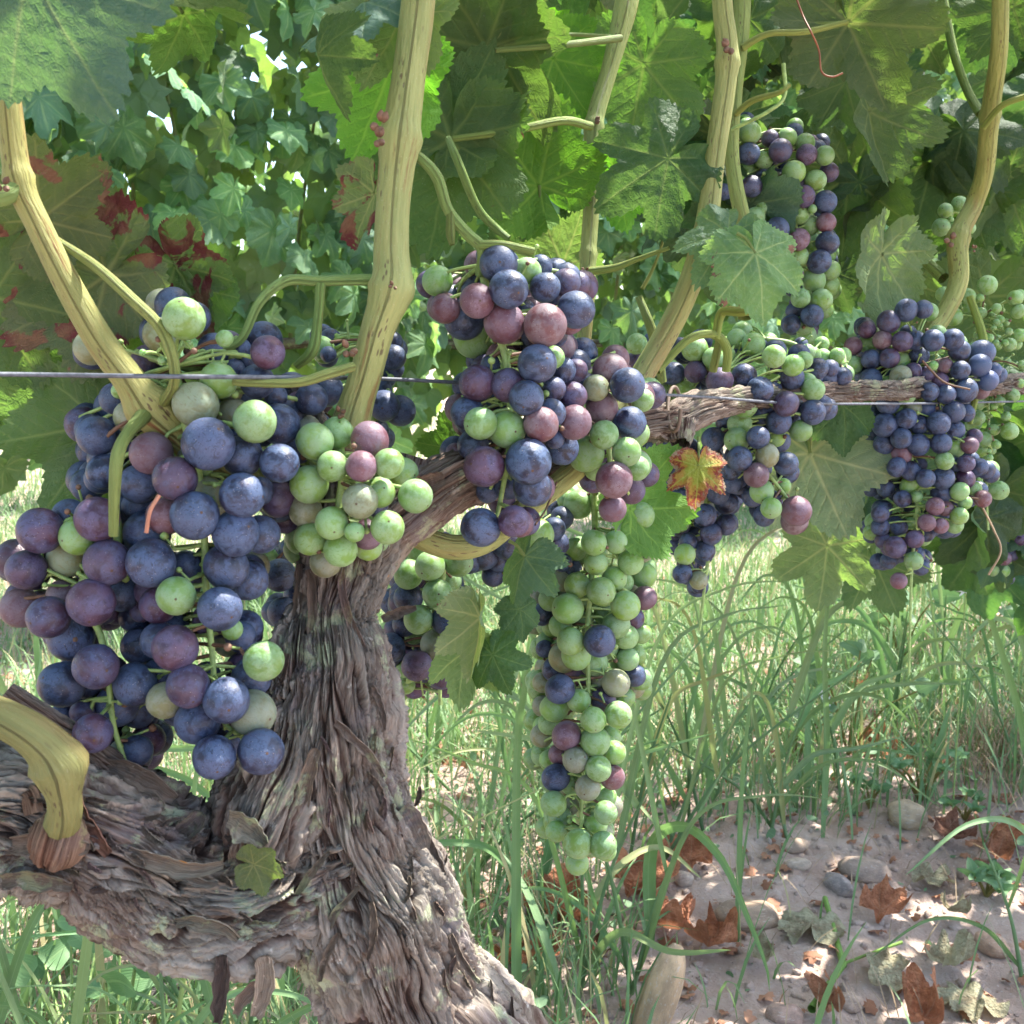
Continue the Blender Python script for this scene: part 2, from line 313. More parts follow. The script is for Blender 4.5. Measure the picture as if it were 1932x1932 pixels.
# ------------------------------------------------------------------ ground
def ground_h(x, y):
    p = np.stack([x, y, np.zeros_like(x)], -1)
    near = np.exp(-((x-.3)**2+(y-1.6)**2)/6.0)
    return .022*noise(p*1.7)+near*(.014*noise(p*7+3)+.009*fbm(p*24, 3)+.008*np.maximum(0, fbm(p*60+9, 3)-.05)+.003*np.abs(noise(p*150)))
def gz(x, y): return float(ground_h(np.array([x]), np.array([y]))[0])
def axis_coords(c, n, a, b):
    t = np.linspace(-1, 1, n); return c+a*np.sinh(t*b)/np.sinh(b)
xs = axis_coords(.45, 430, 100, 7.6); ys = axis_coords(1.35, 430, 100, 7.4)
X, Y = np.meshgrid(xs, ys, indexing='ij'); Z = ground_h(X.ravel(), Y.ravel())
idx = np.arange(X.size).reshape(X.shape)
gf = np.stack([idx[:-1, :-1], idx[1:, :-1], idx[1:, 1:], idx[:-1, 1:]], -1).reshape(-1, 4)
link('ground', mesh('ground', np.stack([X.ravel(), Y.ravel(), Z], -1), gf, [M_SOIL]), kind='structure')
# ------------------------------------------------------------------ leaf meshes
VEINS = np.radians([0, 50, -50, 105, -105, 150, -150]); VLEN = [1, .88, .88, .62, .62, .4, .4]
def leaf_mesh(name, seed, nth, nr, lobe=1.0, fold=.15, droop=.25, wave=.06, curl=0.0, mat=None, raw=False, petiole=False):
    rg = np.random.default_rng(seed)
    cp_t = np.array([0, 14, 30, 48, 66, 84, 102, 122, 140, 158, 172, 180.])
    cp_r = np.array([1, .86, .73-.16*lobe, .90, .80, .64-.13*lobe, .73, .68, .60, .56, .44, .10])
    tt = np.linspace(-179.5, 179.5, nth)
    if nth > 90:  # crowd columns towards the veins
        for v in np.degrees(VEINS): dd = tt-v; tt = tt-.55*dd*np.exp(-(dd/7)**2)
    jit = rg.normal(0, .035, (2, 12)); a = np.abs(tt)
    def ev(side): return np.interp(a, cp_t, cp_r*(1+jit[side])*(1 if side else 1.0))
    R = np.where(tt < 0, ev(0), ev(1))
    k = max(1, nth//60)
    if nth > 60: R = np.convolve(np.pad(R, k, mode='edge'), np.ones(2*k+1)/(2*k+1), 'valid')
    ph = a/5.6+rg.random()*1; fr = ph-np.floor(ph); i = np.floor(ph).astype(int)
    amp = .04+.045*_rv[(i*7+seed*13) % 256, 0]; tooth = 1+amp*(1-2.2*np.abs(fr-.42))*np.clip((176-a)/14, 0, 1)
    TH = np.radians(tt); fs = np.linspace(0, 1, nr+1)**.85
    f0 = np.clip((fs-.55)/.45, 0, 1)**1.2
    RR = R[None]*(1+(tooth[None]-1)*f0[:, None])*fs[:, None]
    x = np.sin(TH)[None]*RR; y = np.cos(TH)[None]*RR
    # vein mask
    vm = np.zeros_like(x); dmin = np.full(x.shape, 9.)
    for vt, vl in zip(VEINS, VLEN):
        ca = x*np.sin(vt)+y*np.cos(vt); cp = x*np.cos(vt)-y*np.sin(vt)
        wd = .020*(1-.7*np.clip(ca/vl, 0, 1))+.001; m = np.exp(-(cp/wd)**2)*(ca > 0)*np.clip((vl*1.02-ca)/.1, 0, 1)
        vm = np.maximum(vm, m); ang = np.abs((TH-vt+np.pi) % (2*np.pi)-np.pi)[None]
        d = np.where(ca > 0, np.abs(cp), np.hypot(ca, cp)); near = d < dmin; dmin = np.where(near, d, dmin)
        s = (ca-np.abs(cp)*(.95 if vl > .5 else .8)-.05*(cp > 0))/.155; fr2 = np.abs(s-np.round(s)); sec = np.exp(-(fr2/.06)**2)*(s > .4)*.6*np.clip(1-np.abs(cp)/.42, 0, 1)
        if nth > 90: vm = np.where(near, np.maximum(vm, sec), vm)
    z = -droop*(x**2+y**2)-fold*np.abs(x)*.6+.10*np.sqrt(np.clip(dmin, 0, .3))*.8
    z += wave*np.sin(TH*5+rg.random()*6)[None]*fs[:, None]**2+wave*.7*np.sin(TH*9+rg.random()*6)[None]*fs[:, None]**3
    pp = np.stack([x.ravel()*2.3, y.ravel()*2.3, np.full(x.size, seed*3.1)], -1); z += .07*noise(pp).reshape(x.shape)*(fs[:, None])
    if nth > 90: z += .018*noise(pp*4).reshape(x.shape)
    if curl:
        kx = np.sign(x)*np.sin(np.minimum(np.abs(x)*curl, 4))/curl; kz = (1-np.cos(np.minimum(np.abs(x)*curl, 4)))/curl
        x2 = kx; z = z+kz*(1 if curl > 0 else -1)*1.0; x = x2; y = y*(1-.1*np.abs(x))
        ky = np.sin(np.clip(y*curl*.5, -2.6, 2.6))/(curl*.5); z = z+(1-np.cos(np.clip(y*curl*.5, -2.6, 2.6)))/(curl*.5)*.8; y = ky
    v = np.stack([x.ravel(), y.ravel(), z.ravel()], -1)
    idx = np.arange((nr+1)*nth).reshape(nr+1, nth); A = idx[:-1]; B = idx[1:]
    f = np.stack([A[:, :-1], B[:, :-1], B[:, 1:], A[:, 1:]], -1).reshape(-1, 4)[:, ::-1]
    ed = np.repeat(fs[:, None], nth, 1).ravel(); vv = vm.ravel()
    if raw: return v, f, vv, ed
    return mesh(name, v, f, [mat or M_LEAF], attrs={'vein': vv, 'edge': ed})
HERO = [leaf_mesh('leaf', 10+i, 260, 34, lobe=l, fold=fo, droop=dr, wave=wv) for i, (l, fo, dr, wv) in enumerate([(.5, .1, .18, .05), (.9, .2, .25, .06), (1.5, .1, .15, .07), (.2, .15, .3, .05), (.8, .5, .2, .08), (1.1, .0, .45, .06), (.4, -.2, .25, .05), (.6, .9, .3, .05)])]
MED = [leaf_mesh('leaf', 30+i, 120, 14, lobe=random.uniform(.2, 1.3), fold=random.uniform(-.2, .8), droop=random.uniform(.1, .6), wave=.10) for i in range(7)]
LOW = [leaf_mesh('leaf', 50+i, 110, 6, lobe=random.uniform(.3, 1.4), fold=random.uniform(0, .5), droop=random.uniform(.1, .4), wave=.08) for i in range(8)]
DRYM = [leaf_mesh('leaf', 70+i, 110, 16, lobe=.8, fold=.2, droop=-.1, wave=.14, curl=c, mat=M_DRY) for i, c in enumerate((2.2, 3.2, 1.5, 2.7))]
LIT = [leaf_mesh('leaf', 90+i, 56, 6, lobe=.9, fold=.2, droop=-.1, wave=.12, curl=c, mat=M_DRY) for i, c in enumerate((2.0, 3.0, 1.2))]
AUTL = leaf_mesh('leaf', 99, 260, 34, lobe=1.25, fold=.1, droop=.3, wave=.12, mat=M_AUT)
def merge_leaves(name, mats, mat, seeds=(101, 102, 103), nth=30, nr=2, parent=None, col=(1, 1, 1), **props):
    raws = [leaf_mesh('', s, nth, nr, wave=.08, raw=True) for s in seeds]; V = []; Fc = []; A = []; E = []; Rn = []; n = 0
    for i, M in enumerate(mats):
        v, f, vv, ed = raws[i % len(raws)]; M = np.array(M); V.append(v@M[:3, :3].T+M[:3, 3]); Fc.append(f+n); n += len(v); A.append(vv); E.append(ed); Rn.append(np.full(len(v), random.random()))
    me = mesh(name, np.vstack(V), np.vstack(Fc), [mat], attrs={'vein': np.concatenate(A), 'edge': np.concatenate(E), 'rnd': np.concatenate(Rn)})
    o = link(name, me, parent=parent, **props); o.color = (*col, 1); return o
def frame(tip, nrm):
    y = Vector(tip).normalized(); z = Vector(nrm); z = (z-y*z.dot(y)); z = z.normalized() if z.length > 1e-4 else y.orthogonal().normalized()
    x = y.cross(z); return Matrix((x, y, z)).transposed()
def leaf_at(parent, pos, R, tip, nrm, me, col=(1, 1, 1), alpha=1.0, name='leaf', sx=1.0):
    o = link(name, me, parent); m = frame(tip, nrm).to_4x4()
    o.matrix_local = Matrix.Translation(Vector(pos)-Vector(parent.location if parent else (0, 0, 0)))@m@Matrix.Diagonal((R*sx, R, R, 1)); o.color = (*col, alpha); return o
def cam_dir(ang):  # a direction in the picture plane, degrees clockwise from right
    return RT*math.cos(rad(ang))-UP*math.sin(rad(ang))
def petiole(leaf_o, pos, end, R=.0011, bow=.012, mat=None):
    a = Vector(pos); b = Vector(end); mid = (a+b)/2+Vector((0, 0, bow))
    v, f, uv, _ = sweep([(*b, R*1.3), (*mid, R), (*a, R*1.1)], 10, 8)
    me = mesh('petiole', v, f, [mat or M_CANE], uv=uv); o = link('petiole', me, leaf_o)
    o.matrix_parent_inverse = leaf_o.matrix_basis.inverted()@Matrix.Translation(-Vector(leaf_o.parent.location)) if leaf_o.parent else Matrix(); o.color = (.8, 1, .7, 1); return o
def hero(parent, u, v, d, Rpx, ang, face=1, t1=0, t2=0, var=0, col=(1, 1, 1), alpha=1.0, pet=None, me=None, sx=1.0):
    """ang: tip direction in the picture; face +1 shows the upper side; t1 rolls about the tip axis, t2 tips it towards/away"""
    tip = cam_dir(ang); n = -FW*face; side = tip.cross(n)
    q = Matrix.Rotation(rad(t2), 3, side); tip = q@tip; n = q@n; n = Matrix.Rotation(rad(t1), 3, tip)@n
    R = Rpx/F*d; p = P(u, v, d); o = leaf_at(parent, p, R, tip, n, me or HERO[var % len(HERO)], col, alpha, sx=sx)
    if pet: petiole(o, p, P(*pet) if len(pet) == 3 else P(pet[0], pet[1], d), R=max(.0007, R*.016), bow=R*.06)
    return o
# ------------------------------------------------------------------ the near vine: trunk, arms, canes
def PR(lst): return [(*P(u, v, d), r/F*d) for (u, v, d, r) in lst]
def bark_disp(nfib, amp, seed, lump=.06, lenf=26, plate=1.0):
    def f(s, ph, r, c):
        rr = np.mean(r); cs, sn = np.cos(ph), np.sin(ph); L = s
        sw = fbm(np.stack([cs*1.3+seed, sn*1.3, L*14], -1), 3)
        tw = ph+3.0*L+.55*sw; ct, st = np.cos(tw), np.sin(tw); q = nfib/6.28
        lmp = fbm(np.stack([cs*1.2, sn*1.2+seed, L*20], -1), 3)
        warp = noise(np.stack([ct*q*.25, st*q*.25, L*lenf*1.6+seed], -1))
        f1 = 1-np.abs(noise(np.stack([ct*q+.8*warp, st*q, L*lenf+1.2*warp], -1)))**.8*2; ck = np.clip(1-np.abs(noise(np.stack([ct*q*.33+7, st*q*.33, L*lenf*.55+warp*.5], -1)))*7, 0, 1)
        f2 = 1-np.abs(noise(np.stack([ct*q*2.2, st*q*2.2+5, L*lenf*2+warp], -1)))*2
        f3 = noise(np.stack([ct*q*5, st*q*5+9, L*lenf*5], -1))
        nx = max(6, int(nfib/5)); d1, d2, idv = cell2(tw/(2*np.pi)*nx+.55*warp+1.2*lmp, L*lenf*1.0+1.3*sw+.6*warp, nx)
        crack = np.clip((d2-d1)/.16, 0, 1); nx2 = max(8, int(nfib/2)); e1, e2, idv2 = cell2(tw/(2*np.pi)*nx2+warp, L*lenf*2.4+sw*2, nx2)
        crack2 = np.clip((e2-e1)/.2, 0, 1)
        pits = np.clip(noise(np.stack([cs*3, sn*3+seed, L*55], -1))-.35, 0, 1)
        rough = .6+.6*np.clip(noise(np.stack([cs*1.5+3, sn*1.5, L*16+seed], -1))+.3, 0, 1)
        f4 = noise(np.stack([ct*q*9, st*q*9+2, L*lenf*14], -1)); d = r*lump*2.2*lmp+amp*(.60*f1+.45*f2+.30*f3+.14*f4-1.7*ck+.22*fbm(c/np.mean(r)*3+np.stack([ct, st, L*0], -1)*2.2+seed, 4)+.12*np.abs(fbm(c*150+np.stack([ct, st, ct*0], -1)*q*1.6, 3))+rough*(plate*1.5*idv*crack+.7*idv2*crack2)-1.1*pits-.5)
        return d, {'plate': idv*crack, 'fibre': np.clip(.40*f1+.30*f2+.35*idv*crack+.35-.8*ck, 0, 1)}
    return f
V1 = thing('grapevine', 'old gnarled grapevine with thick shaggy trunk and woody arms, in front', 'vine', loc=G(760, 1932) if False else P(760, 1750, .47)-Vector((0, 0, 0)))
base1 = P(900, 2050, .50); V1.location = (base1.x+.02, base1.y, 0)
def sub(name, me, parent=V1, col=(1, 1, 1, 1)):
    o = link(name, me, parent); o.matrix_parent_inverse = Matrix.Translation(-Vector(V1.location)); o.color = col; return o
def bark_part(name, pr, nu, nv, disp, parent=V1, col=(1, 1, 1, 1)):
    v, f, uv, ex = sweep(pr, nu, nv, disp, front=.5); return sub(name, mesh(name, v, f, [M_BARK], uv=uv, attrs=ex), parent, col)
gx, gy = V1.location.x+.05, V1.location.y+.02
tp = [(gx, gy, -.05, .07), (gx, gy, .06, .062)]+PR([(850, 2080, .485, 200), (782, 1932, .475, 168), (732, 1800, .465, 146), (698, 1690, .46, 148), (655, 1580, .455, 132), (632, 1460, .455, 118), (636, 1350, .455, 104), (642, 1260, .46, 88), (630, 1170, .465, 66), (650, 1085, .468, 78), (668, 1000, .47, 84), (668, 920, .472, 66), (640, 850, .475, 42)])
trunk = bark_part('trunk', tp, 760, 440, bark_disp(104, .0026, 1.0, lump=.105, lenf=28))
# the left arm, lying across the trunk
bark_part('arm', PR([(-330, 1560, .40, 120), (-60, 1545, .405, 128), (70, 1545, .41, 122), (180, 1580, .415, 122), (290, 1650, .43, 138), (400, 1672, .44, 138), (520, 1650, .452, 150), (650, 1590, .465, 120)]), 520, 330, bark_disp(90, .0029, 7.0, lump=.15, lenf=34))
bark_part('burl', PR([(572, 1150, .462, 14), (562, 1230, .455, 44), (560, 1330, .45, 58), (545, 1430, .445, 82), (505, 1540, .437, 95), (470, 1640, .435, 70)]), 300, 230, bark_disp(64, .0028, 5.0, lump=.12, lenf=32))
# right arm and cordon along the wire
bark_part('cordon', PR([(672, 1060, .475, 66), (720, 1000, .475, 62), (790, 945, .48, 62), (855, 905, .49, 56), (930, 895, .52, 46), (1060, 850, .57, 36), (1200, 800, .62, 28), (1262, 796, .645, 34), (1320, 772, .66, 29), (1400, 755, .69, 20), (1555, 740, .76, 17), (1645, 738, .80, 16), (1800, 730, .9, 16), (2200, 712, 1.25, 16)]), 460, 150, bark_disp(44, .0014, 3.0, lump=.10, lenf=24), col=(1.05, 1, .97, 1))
for nm, pr, a in (('spur', [(566, 722, .47, 25), (578, 770, .47, 25), (600, 840, .475, 28), (640, 920, .48, 34)], .0009), ('spur', [(785, 862, .478, 26), (772, 905, .478, 30), (765, 960, .48, 40)], .0009),
                  ('spur', [(1283, 838, .635, 17), (1285, 815, .64, 24), (1290, 790, .65, 24)], .0006), ('spur', [(15, 1302, .40, 13), (70, 1340, .402, 15), (140, 1392, .41, 20), (210, 1450, .42, 30)], .0007), ('knob', [(96, 1622, .390, 20), (106, 1596, .386, 50), (114, 1572, .386, 50), (124, 1550, .392, 26)], .0008), ('knob', [(60, 1520, .39, 8), (62, 1500, .388, 18), (70, 1530, .388, 22)], .0004)):
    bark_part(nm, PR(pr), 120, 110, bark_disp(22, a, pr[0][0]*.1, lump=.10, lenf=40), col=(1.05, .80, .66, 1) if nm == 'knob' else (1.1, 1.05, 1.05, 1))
# loose bark strips
def bark_strip(u, v, d, L, W, ang, bend, seed, curl=.5, col=(1, 1, 1, 1)):
    n, m = 40, 9; rg = np.random.default_rng(seed); t = np.linspace(0, 1, n); q = np.linspace(-1, 1, m); T, Q = np.meshgrid(t, q, indexing='ij')
    wv = W/F*d*(.35+.65*np.sin(np.pi*np.clip(T*.8+.15, 0, 1)))*(1+.35*noise(np.stack([T.ravel()*6, np.sign(Q.ravel()), np.full(T.size, seed*1.7)], -1)).reshape(T.shape)); l = L/F*d
    a = rad(ang)+bend*(T-.5)+.25*noise(np.stack([T.ravel()*3, T.ravel()*0, np.full(T.size, seed*2.3)], -1)).reshape(T.shape)
    px = np.cumsum(np.cos(a), 0)*l/n; py = np.cumsum(-np.sin(a), 0)*l/n
    out = .2*l*curl*(T**2)+wv*.5*Q**2+.0015*noise(np.stack([T.ravel()*9, Q.ravel()*3, np.full(T.size, seed)], -1)).reshape(T.shape)
    X_ = px+Q*wv*np.sin(a)/2; Y_ = py+Q*wv*np.cos(a)/2; o = P(u, v, d)
    pts = np.array(o)+X_[..., None]*np.array(RT)+Y_[..., None]*np.array(UP)-out[..., None]*np.array(FW)
    vt = pts.reshape(-1, 3); back = vt+np.array(FW)*.0009; ii = np.arange(n*m).reshape(n, m)
    f = np.stack([ii[:-1, :-1], ii[1:, :-1], ii[1:, 1:], ii[:-1, 1:]], -1).reshape(-1, 4); K = n*m
    rim = np.concatenate([ii[0, :], ii[1:, -1], ii[-1, -2::-1], ii[-2:0:-1, 0]]); rq = np.stack([rim, np.roll(rim, -1), np.roll(rim, -1)+K, rim+K], -1)
    uv = np.stack([Q.ravel()*.1+.5, T.ravel()*l], -1)
    return sub('bark_strip', mesh('bark_strip', np.vstack([vt, back]), np.vstack([f[:, ::-1], f+K, rq]), [M_BARK], uv=np.vstack([uv, uv]), attrs={'plate': np.full(2*K, .6), 'fibre': np.full(2*K, .7)}), col=col)
STRIPS = [(500, 1800, .40, 120, 40, 100, .4, 1, .3, (1.9, 1.7, 1.55, 1)), (505, 1850, .395, 90, 26, 130, -.6, 2, .3, (1.7, 1.5, 1.4, 1)), (420, 1800, .41, 130, 30, 95, .3, 3, .2, (.5, .42, .42, 1)),
    (240, 1600, .375, 190, 34, 8, -.7, 4, .4, (1.2, 1.15, 1.05, 1)), (300, 1612, .375, 130, 20, 20, -.9, 5, .6, (1.1, 1.05, 1, 1)), (20, 1590, .37, 150, 44, 5, .2, 6, .2, (1.15, 1.05, .95, 1)), (0, 1660, .375, 140, 34, 4, .3, 7, .2, (1, .9, .8, 1)),
    (645, 1060, .425, 230, 16, 70, -.4, 8, .3, (1, .8, .75, 1)), (580, 1070, .43, 190, 18, 88, .3, 9, .2, (.8, .72, .68, 1)), (565, 1060, .44, 160, 16, 95, .2, 10, .2, (.7, .65, .6, 1)), (630, 1360, .415, 143, 18, 48, .5, 11, .2, (1.15, 1.05, 1, 1)), (700, 1290, .415, 93, 12, 75, .6, 12, .3, (1, .95, .95, 1)),
    (600, 1410, .41, 140, 28, 100, -.5, 13, .4, (1.2, 1.1, 1, 1)), (560, 1690, .395, 104, 15, -55, .5, 14, .3, (1, 1, .9, 1)), (600, 1790, .39, 143, 15, -60, .4, 15, .3, (1.05, 1, .9, 1)), (760, 1520, .415, 90, 50, 60, .5, 16, .5, (1.25, 1.2, 1.2, 1)), (800, 1560, .42, 99, 18, 66, -.2, 17, .3, (.85, .8, .8, 1)),
    (850, 1760, .42, 110, 13, 60, -.5, 18, .2, (.95, .9, .85, 1)), (700, 1700, .385, 110, 15, 95, .5, 19, .3, (1.1, 1, .9, 1)), (640, 1760, .385, 99, 14, 110, -.5, 20, .3, (1, .9, .8, 1)), (380, 1530, .395, 110, 40, 150, 1.2, 21, .6, (.75, .7, .68, 1)), (430, 1540, .40, 90, 50, 40, .8, 22, .5, (1.4, 1.4, 1.25, 1)),
    (200, 1440, .40, 150, 40, 25, .5, 23, .5, (.85, .8, .78, 1)), (140, 1490, .40, 140, 36, 60, -.6, 24, .5, (1, .62, .5, 1)), (330, 1740, .385, 130, 26, 15, .7, 25, .4, (1.2, 1.15, 1, 1)), (720, 1170, .45, 70, 20, -20, .4, 26, .3, (.7, .65, .62, 1)), (840, 900, .46, 70, 34, 170, .5, 27, .4, (1, .8, .72, 1)), (540, 1230, .425, 90, 30, 120, .5, 28, .6, (.8, .66, .6, 1))]
for k in range(60):   # more small flakes over the trunk and the arm
    if k % 2: tq = random.random(); u = 640+tq*230+random.uniform(-90, 110); v = 1380+tq*520; an = random.uniform(55, 110)
    else: tq = random.random(); u = 30+tq*500; v = 1560+tq*100+random.uniform(-80, 100); an = random.uniform(-20, 60)
    g = random.uniform(.7, 1.3); STRIPS.append((u, v, .392 if k % 2 else .378, random.uniform(22, 60), random.uniform(4, 11), an, random.uniform(-.9, .9), 40+k, random.uniform(.1, .5), (g, g*random.uniform(.8, .98), g*random.uniform(.75, .95), 1)))
dg_strips = STRIPS
# put each strip on the bark surface below it
from mathutils.bvhtree import BVHTree
def bvh_of(names):
    vs = []; fs = []; n = 0
    for o in V1.children:
        if o.name.split('.')[0] in names:
            a = np.empty(len(o.data.vertices)*3, dtype=np.float32); o.data.vertices.foreach_get('co', a); vs += a.reshape(-1, 3).tolist()
            for p in o.data.polygons: fs.append([n+i for i in dict.fromkeys(p.vertices)])
            n = len(vs)
    return BVHTree.FromPolygons(vs, fs)
BV = bvh_of(('trunk', 'arm', 'burl'))
def surf_depth(u, v, default):
    ray = (P(u, v, 1)-CAM).normalized(); h = BV.ray_cast(CAM, ray)
    return (h[0]-CAM).dot(FW) if h[0] is not None else default
for s in STRIPS:
    d = surf_depth(s[0], s[1], s[2]); u1 = s[0]+math.cos(rad(s[5]))*s[3]*.5; v1 = s[1]+math.sin(rad(s[5]))*s[3]*.5; d2 = surf_depth(u1, v1, d)
    bark_strip(s[0], s[1], min(d, d2 if abs(d2-d) < .03 else d)-.001, *s[3:8], curl=s[8]*.35, col=s[9])
# canes
def cane(pts, col=(1, 1, 1), clean=1.0, nodes=(), nv=40, name='cane', parent=V1, amp=.05, mat=None):
    pr = PR(pts); L = sum((Vector(pr[i+1][:3])-Vector(pr[i][:3])).length for i in range(len(pr)-1)); pre = [Vector(p[:3]) for p in pr]
    cum = [0]
    for i in range(len(pre)-1): cum.append(cum[-1]+(pre[i+1]-pre[i]).length)
    nd = [cum[i] for i in nodes]
    def disp(s, ph, r, c):
        d = r*amp*fbm(np.stack([np.cos(ph)*1.5+pts[0][0], np.sin(ph)*1.5, s*30], -1), 3)+r*.004*np.cos(ph*9+s*20)
        for x in nd: d = d+r*.22*np.exp(-((s-x)/(r*.55))**2)+r*.10*np.exp(-((s-x-r*.9)/(r*.25))**2)*(.5+.5*np.cos(ph))
        return d, {'z': s*0}
    v, f, uv, ex = sweep(pr, max(24, int(L/.0025)), nv, disp)
    return sub(name, mesh(name, v, f, [mat or M_CANE], uv=uv), parent, (*col, clean))
c1 = cane([(-10, 40, .40, 20), (15, 180, .402, 22), (35, 335, .405, 25), (75, 430, .407, 24), (130, 540, .41, 26), (190, 645, .413, 28), (240, 712, .416, 30), (278, 765, .42, 38), (330, 815, .425, 33), (420, 880, .44, 32), (560, 970, .47, 34)], (1.12, .98, .85), .15, (2, 7))
c1b = cane([(-60, 362, .40, 14), (0, 370, .40, 17), (40, 352, .404, 18)], (.8, 1, .8), .9, (1,), name='side_shoot', parent=V1)
c2 = cane([(795, -60, .45, 32), (785, 40, .45, 32), (770, 150, .448, 32), (755, 262, .446, 36), (742, 380, .445, 32), (738, 470, .444, 33), (738, 545, .443, 37), (712, 625, .445, 32), (690, 705, .45, 31), (668, 775, .455, 34), (652, 850, .462, 46)], (1.08, 1.06, 1.0), .45, (3, 6))
c3 = cane([(1192, -60, .66, 23), (1178, 25, .655, 22), (1150, 130, .65, 16), (1120, 238, .645, 17), (1118, 350, .64, 15), (1110, 480, .635, 15), (1106, 580, .63, 15), (1098, 700, .63, 12)], (.92, 1.0, .82), .95, (3, 5))
c4 = cane([(1358, -60, .60, 19), (1364, 20, .60, 19), (1372, 120, .60, 21), (1350, 290, .60, 19), (1328, 448, .60, 22), (1285, 575, .60, 22), (1222, 690, .595, 23), (1160, 790, .575, 22), (1085, 885, .545, 22), (985, 965, .52, 22), (915, 1020, .50, 24), (850, 1032, .492, 24), (770, 1005, .488, 22)], (1.05, 1.02, .92), .8, (2, 4))
c5 = cane([(1402, -60, .80, 16), (1398, 60, .79, 16), (1385, 180, .78, 15), (1381, 300, .77, 14), (1402, 420, .76, 15), (1410, 470, .76, 13), (1405, 600, .75, 13)], (.85, .95, .7), .95, (4,))
c6 = cane([(1888, -60, .80, 15), (1885, 90, .83, 16), (1868, 215, .88, 17), (1858, 320, .92, 17), (1838, 385, .94, 17), (1808, 450, .93, 19), (1808, 530, .92, 18), (1780, 595, .91, 17), (1745, 640, .90, 18), (1700, 700, .89, 14)], (1, .98, .75), .7, (2, 5))
c7 = cane([(-60, 1330, .36, 33), (0, 1352, .36, 35), (50, 1378, .36, 37), (88, 1408, .362, 41), (110, 1440, .365, 44), (116, 1472, .367, 39), (120, 1500, .370, 31), (122, 1528, .374, 31), (117, 1552, .381, 34), (113, 1572, .392, 36)], (.74, .66, .60), .35, (4,), name='shoot', amp=.12)
SIDE = [([(738, 530, .443, 14), (690, 528, .442, 11), (600, 530, .44, 10), (540, 530, .436, 10), (490, 570, .432, 9), (455, 640, .43, 8), (405, 665, .43, 8)], (.7, .95, .72)), ([(605, 535, .44, 10), (600, 600, .44, 9), (590, 660, .44, 11), (560, 690, .445, 8)], (.62, .88, .6)),
    ([(665, 692, .43, 9), (620, 705, .42, 10), (560, 722, .415, 9), (470, 722, .41, 8), (440, 720, .41, 7)], (.95, 1, .75)), ([(100, 450, .41, 8), (148, 480, .41, 9), (190, 510, .405, 10), (250, 565, .40, 11), (300, 615, .40, 11), (325, 670, .40, 11), (328, 725, .405, 10), (300, 770, .42, 10)], (.9, .95, .7)),
    ([(275, 780, .415, 16), (240, 820, .40, 12), (222, 860, .39, 13), (216, 930, .39, 11), (214, 1010, .395, 9)], (.75, .85, .6)), ([(762, 280, .45, 9), (795, 300, .45, 10), (825, 335, .452, 11), (845, 395, .455, 10), (880, 440, .458, 11), (910, 470, .46, 11), (905, 520, .465, 9)], (.68, .92, .65)),
    ([(905, 462, .458, 9), (950, 462, .458, 8), (1008, 474, .46, 7)], (.75, .95, .6)), ([(850, 400, .455, 8), (850, 440, .455, 9), (853, 462, .455, 5)], (.5, .6, .35)), ([(846, 262, .52, 6), (862, 300, .50, 8), (900, 390, .51, 8), (935, 430, .52, 8), (960, 450, .52, 6)], (.6, .85, .5)),
    ([(1110, 512, .62, 8), (1160, 505, .615, 7), (1200, 490, .61, 5), (1262, 468, .60, 4)], (.85, 1, .6)), ([(1205, 560, .62, 7), (1225, 610, .62, 9), (1240, 660, .63, 10), (1250, 720, .64, 8)], (.7, .85, .6)), ([(1212, 545, .62, 4), (1235, 500, .62, 3), (1256, 442, .62, 2)], (1, 1.05, .6)),
    ([(1240, 700, .62, 7), (1300, 640, .63, 8), (1350, 632, .64, 8), (1372, 660, .645, 9), (1370, 700, .65, 8)], (.75, .9, .5)), ([(1350, 640, .64, 8), (1362, 590, .64, 9), (1400, 588, .63, 9), (1450, 580, .62, 8)], (.9, 1, .5)), ([(1358, 640, .65, 8), (1345, 700, .66, 8)], (.7, .8, .5)),
    ([(1830, 800, .9, 5), (1850, 700, .9, 7), (1855, 640, .91, 8), (1830, 560, .92, 7)], (.85, 1, .5)), ([(1600, 420, .98, 8), (1650, 450, .97, 9), (1700, 475, .96, 9), (1740, 490, .95, 10), (1780, 525, .93, 11)], (.6, .8, .4)), ([(1690, 560 - 60, .96, 5), (1650, 460, .95, 4), (1690, 440, .95, 4), (1740, 450, .95, 4), (1755, 490, .95, 5)], (.7, .9, .4)),
    ([(1780, 0, 1.0, 8), (1800, 100, .99, 8), (1825, 170, .98, 8), (1850, 215, .96, 9)], (.55, .75, .4)), ([(1122, 930, .60, 7), (1120, 870, .58, 10), (1118, 830, .57, 10)], (.6, .75, .45))]
SIDE += [([(1114, 238, .61, 8), (1060, 228, .585, 8), (960, 248, .572, 7), (855, 262, .570, 6)], (.8, .98, .6)), ([(1400, 90, .78, 7), (1450, 64, .775, 6), (1520, 60, .775, 6), (1598, 42, .785, 5)], (.95, 1, .6)), ([(1170, 72, .63, 7), (1060, 85, .585, 6), (935, 95, .578, 5)], (.6, .75, .5)),
    ([(1388, 215, .77, 6), (1420, 190, .76, 6), (1470, 175, .75, 5), (1490, 160, .75, 4)], (.95, 1, .6)), ([(1855, 240, .87, 6), (1890, 200, .85, 6), (1940, 180, .84, 6)], (.9, 1, .55))]
for pts, cc in SIDE: cane(pts, cc, 1.0, nv=16, name='side_shoot')
